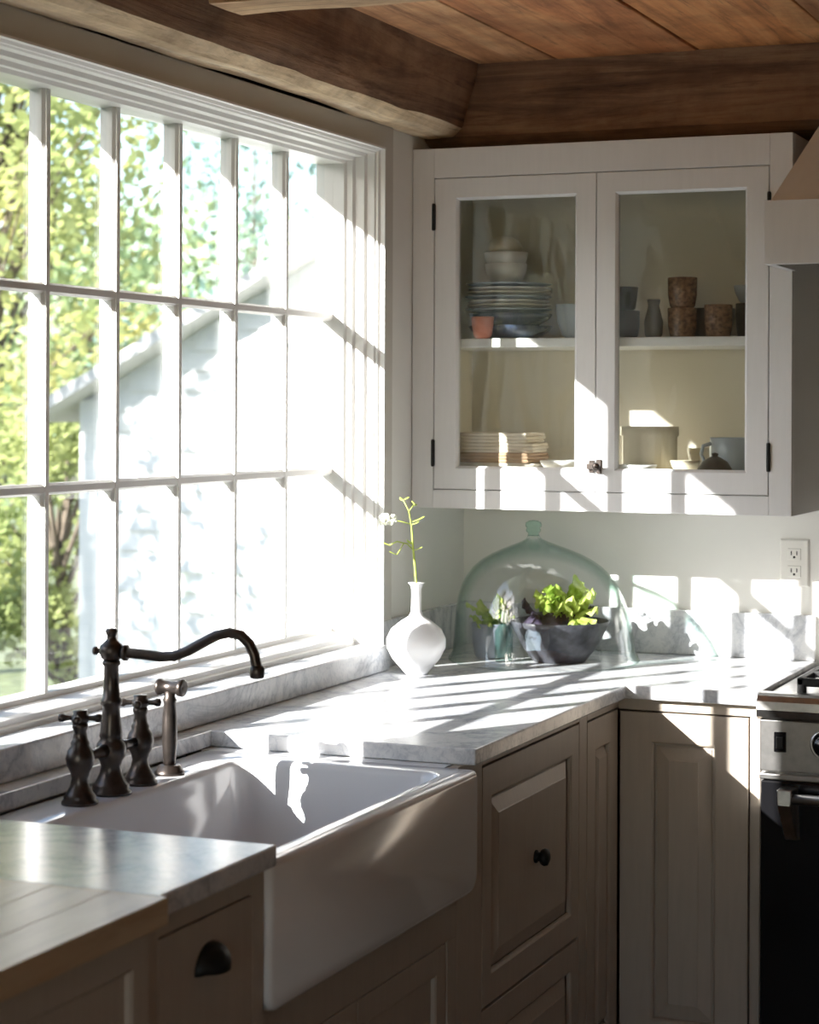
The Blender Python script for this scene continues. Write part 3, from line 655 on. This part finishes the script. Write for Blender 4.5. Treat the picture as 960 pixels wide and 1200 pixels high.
# lower compartment
zl = 1.3703
def folded(c, w_, d_, h_, mat, label, rot=0):
    m = MB(); n = 10
    for L in range(3):
        hh = h_/3; z0 = L*hh
        vs = []; fs = []; K = 8; pr2 = []
        for k in range(K+1): a = -PI/2+PI*k/K; pr2.append((w_/2-hh*.5+hh*.5*math.cos(a)-abs(L-1)*.002, z0+hh*.48+hh*.48*math.sin(a)))
        pr2 += [(-w_/2, z0+hh*.96), (-w_/2, z0)]
        P = len(pr2)
        for i in range(n+1):
            y = -d_/2+d_*i/n
            for (x, zz) in pr2: vs.append((x+noise.noise((y*20, zz*60, L+w_))*.004, y, zz+(noise.noise((x*20, y*20, L))*.0015 if 0 < z0 else 0)))
        for i in range(n):
            for k in range(P): q = (k+1) % P; fs.append((i*P+k, i*P+q, i*P+P+q, i*P+P+k))
        fs += [tuple(range(P)), tuple(n*P+k for k in range(P))]
        m.add(vs, fs, True)
    cr, sr = math.cos(rot), math.sin(rot)
    m.v = [(c[0]+x*cr-y*sr, c[1]+x*sr+y*cr, c[2]+zz) for x, y, zz in m.v]
    return tag(obj('folded_napkin', m, mat, loc=c), label, 'napkin', 'folded linens in the cabinet')
ln = ['bottom folded linen of the pile behind the left glass door', 'second folded linen from the bottom, tan coloured', 'third folded linen from the bottom of the pile', 'top folded linen of the pile behind the left glass door']
for i in range(4):
    folded((.19+(.004, -.003, .002, -.006)[i], -.235, zl+i*.0245), (.205, .2, .195, .19)[i], .14, .0235, LIN[(2, 1, 0, 0)[i]], ln[i], (.03, -.05, .04, -.02)[i])
pot('bowl', [(.022, 0), (.03, .005), (.045, .02), (.05, .03)], (.345, -.25, zl), CERAM, 'small white bowl right of the folded linens', 'bowl')
m = MB().lathe(vessel([(.8, 0), (1, .05), (1, .8), (1.06, .82), (1.06, 1)], .05), (0, 0, 0), 96, 'z', lambda a: 1+.02*(1 if int(a/(2*PI)*96) % 2 else 0))
m.v = [(.556+x*.066, -.2+y*.052, zl+zz*.113) for x, y, zz in m.v]
tag(obj('ribbed_dish', m, CERB, loc=(.556, -.2, zl)), 'ribbed cream souffle dish behind the right glass door, lower shelf', 'dish')
pot('saucer', [(.025, 0), (.035, .004), (.045, .018), (.048, .024)], (.555, -.305, zl), CERAM, 'small white dish in front of the ribbed souffle dish', 'dish')
pot('bowl', [(.022, 0), (.03, .008), (.041, .035), (.045, .06)], (.665, -.085, zl), CERB, 'cream bowl behind between the ribbed dish and the white pot', 'bowl')
pot('small_bowl', [(.018, 0), (.022, .006), (.032, .02), (.036, .034)], (.655, -.24, zl), CERB, 'small yellowish bowl right of the ribbed dish', 'bowl')
wp = thing('crock', 'pale blue-white crock at the right of the lower shelf', 'crock', (.75, -.2, zl))
obj('body', MB().lathe(vessel([(.05, 0), (.056, .008), (.058, .05), (.056, .088)], .004), (.755, -.17, zl), 34), CERG, wp)
m = MB().tube([(.755-.045, -.215, zl+.075), (.755-.058, -.232, zl+.07), (.755-.062, -.238, zl+.05), (.755-.055, -.228, zl+.03), (.755-.046, -.214, zl+.025)], .0045, 10)
obj('handle', m, CERG, wp)
o = MB().lathe([(.041, 0), (.043, .004), (.040, .018), (.030, .034), (.014, .044), (.007, .047), (.009, .053), (0, .056)], (.742, -.30, zl), 30)
tag(obj('lidded_pot', o, DARKC, loc=(.742, -.30, zl)), 'dark dome-lidded little pot in front of the pale crock', 'pot')

# ------------------------------------------------------------------ hood and cooker
hd = thing('range_hood', 'pale painted range hood with sloping top at the right edge', 'hood', (1.32, -.3, 1.843))
HX0, HX1, HY = .924, 1.72, -.6
m = MB(); m.box(HX0, HX1, HY, HY+.02, 1.843, 1.982); m.box(HX0, HX0+.02, HY+.02, -.366, 1.843, 1.982); m.box(HX1-.02, HX1, HY+.02, -.02, 1.843, 1.982); m.box(HX0+.02, HX1-.02, HY+.02, -.366, 1.93, 1.94); m.box(.938, HX1-.02, -.366, -.02, 1.93, 1.94)
obj('fascia', m, UPPER, hd, bevel=.001)
obj('grille', MB().box(1.0, 1.64, -.55, -.1, 1.918, 1.929), IRON, hd)
zt = 2.366; k_ = (zt-1.983)/.189
x0, y0, x1, y1 = HX0+.013, HY+.012, HX0+.013+.083*k_, HY+.012+.145*k_
vs = [(x0, y0, 1.983), (HX1-.013, y0, 1.983), (HX1-.013, -.37, 1.983), (x0, -.37, 1.983), (x1, y1, zt), (HX1-.013-.083*k_, y1, zt), (HX1-.013-.083*k_, y1+.012, zt), (x1, y1+.012, zt)]
obj('sloped_cowl', MB().add(vs, [(0, 1, 5, 4), (1, 2, 6, 5), (2, 3, 7, 6), (3, 0, 4, 7), (4, 5, 6, 7), (3, 2, 1, 0)]), UPPER, hd)

rg = thing('range_cooker', 'stainless and black range cooker at the right edge beside the marble worktop', 'cooker', (1.3, -.33, 0))
GX0, GX1, GY = .927, 1.69, -.64
obj('body', MB().box(GX0, GX1, GY+.012, -.022, .08, .905), STEEL, rg, bevel=.002)
obj('plinth', MB().box(GX0+.02, GX1-.02, GY+.06, -.05, .0, .08), IRON, rg)
m = MB(); pp = [(GY-.016, .863), (GY-.026, .870), (GY-.030, .885), (GY-.028, .903), (GY-.018, .914), (GY, .918), (GY+.03, .918), (GY+.03, .863)]
n = len(pp); vs = [(x, y, zz) for x in (GX0, GX1) for y, zz in pp]
obj('bullnose', m.add(vs, [tuple(range(n)), tuple(range(n, 2*n))] + [(i, (i+1) % n, n+(i+1) % n, n+i) for i in range(n)]), STEEL, rg)
obj('control_panel', MB().box(GX0+.004, GX1-.004, GY-.012, GY+.013, .752, .863), STEEL, rg, bevel=.003)
sw = obj('switch', MB().box(.963, .989, GY-.018, GY-.0125, .795, .838), ENAM, rg, bevel=.001)
obj('rocker', MB().box(.968, .984, GY-.024, GY-.0175, .803, .828), IRON, sw, bevel=.002)
for i in range(5):
    xk = 1.073+i*.13
    kb = obj('knob', MB().lathe([(.027, 0), (.027, .004), (.022, .006), (.021, .028), (.018, .032), (0, .033)], (xk, GY-.0125, .815), 28, (0, -1, 0)), ENAM, rg)
    obj('bezel', MB().lathe([(.033, 0), (.033, .003), (.028, .005), (.028, .0)], (xk, GY-.0122, .815), 28, (0, -1, 0)), STEEL, kb)
obj('trim_strip', MB().box(GX0+.004, GX1-.004, GY-.016, GY+.013, .735, .747), STEEL, rg, bevel=.002)
dr_ = obj('oven_door', MB().box(GX0+.006, GX1-.006, GY-.012, GY+.012, .12, .732), ENAM, rg, bevel=.004)
obj('window', MB().box(1.06, 1.56, GY-.014, GY-.0115, .25, .60), ENAM, dr_, bevel=.002)
for xk in (.985, 1.60):
    m = MB(); vs = [(xk, GY-.012, .61), (xk+.034, GY-.012, .61), (xk+.030, GY-.012, .722), (xk-.006, GY-.012, .722), (xk+.004, GY-.020, .61), (xk+.026, GY-.020, .61), (xk+.026, GY-.062, .722), (xk-.006, GY-.062, .722), (xk-.004, GY-.066, .69), (xk+.024, GY-.066, .69)]
    m.add(vs, [(0, 1, 2, 3), (3, 2, 6, 7), (7, 6, 9, 8), (8, 9, 5, 4), (4, 5, 1, 0), (0, 3, 7, 8, 4), (1, 5, 9, 6, 2)])
    obj('handle_bracket', m, STEEL, dr_, bevel=.002)
obj('handle', MB().tube([(.99, GY-.052, .703), (1.63, GY-.052, .703)], .0115, 18), STEEL, dr_)
# cast grates
m = MB()
for xx in (1.0, 1.19, 1.21, 1.40, 1.42, 1.61): m.box(xx, xx+.014, -.6, -.1, .932, .948)
for yy in (-.6, -.355, -.115): m.box(1.0, 1.20, yy, yy+.014, .930, .948); m.box(1.21, 1.41, yy, yy+.014, .930, .948); m.box(1.42, 1.62, yy, yy+.014, .93, .948)
for xx in (1.0, 1.18, 1.21, 1.39, 1.42, 1.6):
    for yy in (-.6, -.12): m.box(xx, xx+.018, yy, yy+.018, .905, .933)
for xx in (1.10, 1.31, 1.52):
    for yy in (-.48, -.23):
        m.box(xx-.09, xx-.03, yy-.005, yy+.005, .936, .95); m.box(xx+.03, xx+.09, yy-.005, yy+.005, .936, .95); m.box(xx-.005, xx+.005, yy-.11, yy-.03, .936, .95); m.box(xx-.005, xx+.005, yy+.03, yy+.10, .936, .95)
obj('grate', m, IRON, rg, bevel=.002)
for xx in (1.10, 1.31, 1.52):
    for yy in (-.48, -.23): obj('burner', MB().lathe([(.04, 0), (.04, .012), (.034, .02), (0, .022)], (xx, yy, .905)), IRON, rg)
obj('backguard', MB().box(.945, GX1, -.022, -.003, .9, 1.2), STEEL, rg, bevel=.002)

# ------------------------------------------------------------------ outlet
ol = thing('wall_outlet', 'white electrical outlet on the back wall beside the cooker', 'outlet', (.868, -.001, 1.15))
OX, OZ = .868, 1.152
obj('plate', MB().rings((OX-.036, -.001, OZ-.058), X_, Z_, (0, -1, 0), .072, .116, [(0, 0), (0, .003), (.004, .006)], closeback=True), PLAST, ol)
for dz in (.021, -.021):
    s = obj('socket', MB().box(OX-.016, OX+.016, -.0095, -.0068, OZ+dz-.014, OZ+dz+.014), PLAST, ol, bevel=.001)
    m = MB().box(OX-.008, OX-.0055, -.0102, -.0096, OZ+dz-.002, OZ+dz+.008); m.box(OX+.0055, OX+.008, -.0102, -.0096, OZ+dz-.002, OZ+dz+.008); m.lathe([(.003, 0), (.003, .0007)], (OX, -.0095, OZ+dz-.007), 10, (0, -1, 0))
    obj('slots', m, BLK, s)

# ------------------------------------------------------------------ vase with flower
vx, vy = .128, -.64
tag(obj('bottle_vase', MB().lathe([(0, 0), (.026, 0), (.028, .004), (.036, .014), (.055, .036), (.068, .062), (.0685, .082), (.058, .104), (.036, .122), (.0165, .134), (.0125, .145), (.0115, .165), (.0115, .195), (.015, .206), (.019, .209), (.019, .2105), (.0125, .207), (.009, .19), (.009, .14), (0, .135)], (vx, vy, ZC+.0003), 44), CERAM, loc=(vx, vy, ZC)),
    'white ceramic bottle vase with slim neck standing by the window', 'vase')
fl = thing('flower_stem', 'single green flowering stem with a white bloom in the white vase', 'flower', (vx, vy, ZC+.14))
def V(dx, dz, dy=0): return (vx+dx*.9246+dy*-.381, vy+dx*.381+dy*.9246, ZC+dz)
obj('stem', MB().tube([V(0, .14), V(0, .20), V(-.004, .25), V(-.009, .30), V(-.012, .34), V(-.018, .375), V(-.032, .402)], [.003, .003, .0028, .0025, .002, .0016, .0012], 8), STEMM, fl)
m = MB().tube([V(-.007, .285), V(-.022, .300), V(-.045, .305), V(-.062, .297)], .0016, 6)
obj('side_stem', m, STEMM, fl)
for q_ in ([V(-.012, .345), V(-.04, .352), V(-.066, .353)], [V(-.018, .375), V(-.008, .388)], [V(-.03, .3), V(-.045, .275)]): obj('side_stem', MB().tube(q_, .0013, 6), STEMM, fl)
def leafblade(m, c, L, W, yaw, tilt, cup=.2, ruf=0, n=6, k=4, seed=0):
    d = Vector((math.cos(yaw)*math.cos(tilt), math.sin(yaw)*math.cos(tilt), math.sin(tilt))); sd = Vector((-math.sin(yaw), math.cos(yaw), 0)); up = d.cross(sd)*-1
    vs = []; fs = []; c = Vector(c)
    for i in range(n+1):
        tt = i/n; wd = W*(math.sin(PI*min(1, tt*.92+.06))**.7)
        for j in range(-k, k+1):
            s = j/k
            p = c + d*(L*tt) + sd*(wd*s*.5) + up*(cup*W*(s*s) - cup*L*.8*tt*tt*.6)
            if ruf: p += up*(ruf*abs(s)**2*math.sin(tt*19+seed+s*3)) + d*(ruf*.5*abs(s)*math.sin(tt*13+seed*2)) + sd*(ruf*.5*math.cos(tt*16+seed))
            vs.append(p)
    w2 = 2*k+1
    for i in range(n):
        for j in range(2*k): fs.append((i*w2+j, i*w2+j+1, (i+1)*w2+j+1, (i+1)*w2+j))
    return m.add(vs, fs, True)
for (a, b, L, yaw) in ((-.060, .297, .022, 3.4), (-.045, .276, .02, 3.9), (-.03, .400, .018, 2.5), (-.030, .403, .014, .8), (-.01, .352, .03, .6), (-.008, .285, .022, .2), (-.009, .30, .024, 2.6), (-.012, .345, .018, .4)):
    obj('leaf', leafblade(MB(), V(a, b), L, .010, yaw, .3), STEMM, fl)
m = MB()
for i in range(70):
    a = random.uniform(0, 2*PI); rr = .021*math.sqrt(random.random()); m.ball(V(-.068+rr*math.cos(a), .353+random.uniform(-.010, .014), rr*math.sin(a)), random.uniform(.0025, .0042), seg=6, rings=4)
bo = obj('blossom', m, UMB, fl)
m = MB()
for i in range(10): m.ball(V(-.006+random.uniform(-.005, .005), .392+random.uniform(-.004, .005), random.uniform(-.004, .004)), .002, seg=5, rings=4)
obj('bud', m, STEMM, fl)

# ------------------------------------------------------------------ cloche and its bowls
KX, KY = .309, -.262
cl = thing('glass_cloche', 'large clear green-tinted glass dome with knob on the marble corner', 'cloche', (KX, KY, ZC))
PO = [(.232, .0), (.2335, .004), (.229, .009), (.223, .02), (.219, .05), (.2145, .09), (.209, .125), (.201, .155), (.190, .182), (.175, .206), (.157, .226), (.135, .243), (.110, .257), (.082, .269), (.055, .279), (.034, .287), (.020, .294)]
PI_ = [(.016, .2935), (.032, .283), (.054, .275), (.081, .265), (.109, .253), (.133, .239), (.154, .2225), (.172, .203), (.187, .18), (.198, .154), (.206, .124), (.2115, .09), (.216, .05), (.220, .02), (.225, .008), (.227, 0)]
PO += [(.0155, .299), (.0145, .303)]
prf = PO + [(0.0, .3135)]
m = MB(); seg = 72; full = PO + [(.0, .312)]
fs = []; vs = []
walls = PO + [(.011, .302), (.012, .296)] + PI_
mm_ = len(walls)
for i in range(seg):
    a = 2*PI*i/seg
    for (rr, h) in walls:
        kk = 1+.004*math.sin(3*a+h*20); vs.append((KX-.024*(h/.3)**2+rr*kk*math.cos(a), KY-.008*(h/.3)**2+rr*kk*math.sin(a), ZC+.0003+h))
for i in range(seg):
    j = (i+1) % seg
    for q in range(mm_): q2 = (q+1) % mm_; fs.append((i*mm_+q, j*mm_+q, j*mm_+q2, i*mm_+q2))
obj('dome', m.add(vs, fs, True), DGLASS, cl)
obj('knob', MB().lathe([(0, .3025), (.0145, .3025), (.0125, .308), (.0175, .313), (.0185, .317), (.0155, .321), (.0195, .325), (.020, .330), (.018, .335), (.010, .339), (0, .340)], (KX-.0245, KY-.008, ZC), 28), KGLASS, cl)
bw = (.352, -.27, ZC+.0003)
pot('salad_bowl', [(.062, 0), (.066, .004), (.085, .028), (.105, .062), (.118, .088), (.121, .098)], bw, STONE, 'dark stoneware bowl holding salad leaves under the glass dome', 'bowl', th=.005, seg=44)
sal = thing('red_salad', 'heap of dark red salad leaves in the stoneware bowl', 'salad', (bw[0], bw[1], ZC+.05))
obj('heap', MB().lathe([(0, .03), (.06, .035), (.09, .065), (.1, .083), (.078, .104), (.05, .120), (0, .126)], bw, 30, 'z', lambda a: 1+.03*math.sin(5*a)), DARKL, sal)
for i in range(16):
    a = random.uniform(0, 2*PI); rr = random.uniform(.01, .065)
    obj('leaf', leafblade(MB(), (bw[0]-.012+rr*math.cos(a), bw[1]+rr*math.sin(a), ZC+.112), random.uniform(.03, .05), .035, a+random.uniform(-.5, .5), random.uniform(.1, .9), .3, .004, 8, 3, i), DARKL, sal)
lt = thing('green_lettuce', 'bright yellow-green lettuce leaves on the right of the stoneware bowl', 'lettuce', (bw[0]+.02, bw[1], ZC+.1))
for i in range(34):
    a = random.uniform(0, 2*PI); rr = random.uniform(0, .034)
    obj('leaf', leafblade(MB(), (bw[0]+.022+rr*math.cos(a), bw[1]-.01+rr*math.sin(a), ZC+.112+random.uniform(0, .04)), random.uniform(.045, .07), random.uniform(.035, .05), a+random.uniform(-.4, .4), random.uniform(.1, 1.2), .35, .006, 12, 4, i*1.3), LETT, lt)
for (a, dz, dx) in ((-.6, .094, .05), (-1.0, .096, .04), (-.1, .1, .055)):
    obj('leaf', leafblade(MB(), (bw[0]+dx, bw[1]-.04, ZC+dz+.02), .055, .03, a, -.35, .35, .004, 12, 4, a), LETT, lt)
bp_ = (.178, -.275, ZC+.0003)
pot('small_pot', [(.034, 0), (.040, .006), (.047, .04), (.049, .085)], bp_, STONEB, 'blue-grey stoneware pot beside the salad bowl under the dome', 'pot', th=.004)
hb = thing('green_herbs', 'green leafy herbs in the blue-grey pot under the dome', 'herbs', (bp_[0], bp_[1], ZC+.06))
obj('soil', MB().lathe([(0, .06), (.042, .062), (.042, .072), (0, .078)], bp_, 24), DARKL, hb)
for i in range(24):
    a = random.uniform(0, 2*PI); rr = random.uniform(.004, .03)
    obj('leaf', leafblade(MB(), (bp_[0]+rr*math.cos(a), bp_[1]+rr*math.sin(a), ZC+.078+random.uniform(0, .04)), random.uniform(.03, .05), random.uniform(.022, .034), a+random.uniform(-.4, .4), random.uniform(-.3, 1.1), .3, .003, 8, 3, i), LETT, hb)
# small clear bottle between
bt = (.232, -.335, ZC+.0003)
tag(obj('glass_bottle', MB().lathe([(0, 0), (.020, 0), (.022, .01), (.022, .075), (.011, .09), (.009, .12), (.011, .124), (.0085, .124), (.0075, .09), (.019, .073), (.019, .008), (0, .005)], bt, 24), KGLASS, loc=bt), 'small green glass bottle between the pot and the salad bowl', 'bottle')

# ------------------------------------------------------------------ outdoors
GZ = -.7
struct(obj('ground', MB().add([(-60, -40, GZ), (60, -40, GZ), (60, 90, GZ), (-60, 90, GZ)], [(0, 1, 2, 3)]), GRASS))
struct(obj('path', MB().box(-6.6, -4.6, -6, 4.5, GZ, GZ+.03), GRAVEL))
hs = thing('neighbour_house', 'white clapboard house with a pale gable roof seen through the window', 'house', (-1.5, 6, GZ))
HXL, HXR, HYF = -4.17, 2.2, 5.0
sl_ = .53; ez = 1.56; xm = (HXL+HXR)/2; rz = ez+(xm-HXL)*sl_
m = MB(); poly = [(HXL, GZ), (HXR, GZ), (HXR, ez), (xm, rz), (HXL, ez)]; n = 5
m.add([(x, y, zz) for y in (HYF, HYF+6) for x, zz in poly], [tuple(range(n)), tuple(range(n, 2*n))] + [(i, (i+1) % n, n+(i+1) % n, n+i) for i in range(n)])
obj('wall', m, SIDING, hs)
zz = GZ
while zz < rz-.15:
    lo, hi = zz, zz+.115
    xa = HXL if zz < ez-.1 else HXL+(zz+.1-ez)/sl_; xb = HXR if zz < ez-.1 else HXR-(zz+.1-ez)/sl_
    if xb-xa > .2: obj('clapboard', MB().add([(xa, HYF-.018, lo), (xb, HYF-.018, lo), (xb, HYF-.003, hi), (xa, HYF-.003, hi), (xa, HYF, lo), (xb, HYF, lo)], [(0, 1, 2, 3), (0, 4, 5, 1), (0, 3, 4), (1, 5, 2)]), SIDING, hs)
    zz += .11
obj('corner_board', MB().box(HXL-.02, HXL+.12, HYF-.035, HYF+.1, GZ, ez), SIDING, hs)
m = MB()
for s_, xe_ in ((1, HXL), (-1, HXR)):
    a = (xe_-.24*s_, ez-.24*sl_); b = (xm, rz)
    vs = [(x, y, zq+dz) for y in (HYF-.25, HYF+6.2) for (x, zq) in (a, b) for dz in (0, .07)]
    m.add(vs, [(0, 2, 3, 1), (4, 5, 7, 6), (0, 1, 5, 4), (2, 6, 7, 3), (1, 3, 7, 5), (0, 4, 6, 2)])
obj('roof', m, ROOFM, hs)

def tree(name, base, h, rad, crown, nleaf, lsize, mat, label, seed, trunk=1.0, cat='tree'):
    rnd = random.Random(seed)
    tr = thing(name, label, cat, base)
    bx, by, bz = base; m = MB()
    m.tube([(bx, by, bz), (bx+.1, by, bz+h*.3), (bx, by+.1, bz+h*.6), (bx+.1, by, bz+h*.92)], [.08*rad*trunk, .06*rad*trunk, .04*rad*trunk, .01], 10)
    cents = []
    for i in range(crown):
        a = rnd.uniform(0, 2*PI); rr = rad*math.sqrt(rnd.random()); hz = bz+h*rnd.uniform(.25, 1.0)
        k = 1-((hz-bz)/h-.55)**2*1.6; c = (bx+rr*k*math.cos(a), by+rr*k*math.sin(a), hz); cents.append(c)
        m.tube([(bx+.03, by, bz+(hz-bz)*.6), ((bx+c[0])/2, (by+c[1])/2, bz+(hz-bz)*.85), c], [.022*trunk, .014*trunk, .005], 5, False)
    obj('trunk', m, TRUNK, tr)
    vs = []; fs = []
    for i in range(nleaf):
        c = rnd.choice(cents); g = rad*.22
        p = Vector((c[0]+rnd.gauss(0, g), c[1]+rnd.gauss(0, g), max(bz+.02, c[2]+rnd.gauss(0, g*.8))))
        d = Vector((rnd.gauss(0, 1), rnd.gauss(0, 1), rnd.gauss(0, 1))).normalized(); e_ = d.orthogonal().normalized(); s_ = lsize*rnd.uniform(.6, 1.3); k = len(vs)
        vs += [p-d*s_, p+e_*s_*.6, p+d*s_, p-e_*s_*.6]; fs.append((k, k+1, k+2, k+3))
    f = obj('foliage', MB().add(vs, fs), mat, tr); f['kind'] = 'stuff'
    return tr
tree('leafy_tree', (-7.95, 9.6, GZ), 6.8, 1.45, 80, 10500, .055, LEAFY, 'tall yellow-green leafy tree left of the white house', 3)
tree('slender_tree', (-7.7, 14.0, GZ), 7.0, 1.5, 40, 2600, .055, LEAFB, 'sparse blue-green tree rising behind the roof of the white house', 5, trunk=.2)
tree('background_tree', (-15.6, 24.0, GZ), 5.2, 3.0, 60, 6000, .10, LEAFG, 'broad green tree far behind the yellow-green one', 8)
tree('garden_shrub', (-5.25, 6.4, GZ), 2.1, .55, 30, 5000, .035, LEAFY, 'yellow-green shrub at the corner of the white house', 11, cat='shrub')
tree('garden_shrub', (-6.15, 5.0, GZ), 1.75, .5, 26, 4500, .04, LEAFS, 'darker green shrub further left along the lawn', 12, cat='shrub')
tree('bare_tree', (-6.6, 1.0, GZ), 5.2, 1.3, 60, 4200, .05, LEAFG, 'sparse tree in the side yard throwing mottled shade on the white house', 21)
# a tall dark hedge added out of view to dim sky light and reflections, low enough to let the sun over
HP = [(-14, -2.5), (-12.6, -5.2), (-10.8, -8.0), (-8.4, -10.6), (-5.4, -12.6), (-2.0, -14.0), (.2, -14.4)]
vs = []; fs = []; NS = 60; NH = 8
for i in range(NS+1):
    q = i/NS*(len(HP)-1); k = min(int(q), len(HP)-2); a = Vector(HP[k]+(0,)).lerp(Vector(HP[k+1]+(0,)), q-k)
    dn = (Vector(HP[k+1]+(0,))-Vector(HP[k]+(0,))).normalized(); nn = Vector((-dn.y, dn.x, 0))*-1
    if nn.dot(Vector((1, 1, 0))) < 0: nn = -nn
    for sd_, hs_ in ((1, range(NH+1)), (-1, range(NH, -1, -1))):
        for h in hs_:
            zz = GZ+4.5*h/NH; wd = .7-.25*(h/NH)**3+.12*noise.noise((i*.9, h*.9, sd_*3))
            p = a+nn*wd*sd_; vs.append((p.x, p.y, zz+(.15*noise.noise((i*1.3, 2, 5)) if h == NH else 0)))
P = 2*(NH+1)
for i in range(NS):
    for k in range(P): q = (k+1) % P; fs.append((i*P+k, i*P+q, (i+1)*P+q, (i+1)*P+k))
fs += [tuple(range(P)), tuple(NS*P+k for k in range(P))]
tag(obj('unseen_hedge', MB().add(vs, fs), CONIF, loc=(-8, -10, GZ)), 'tall dark clipped hedge added on the sunny side to dim low sky light', 'unseen_hedge')
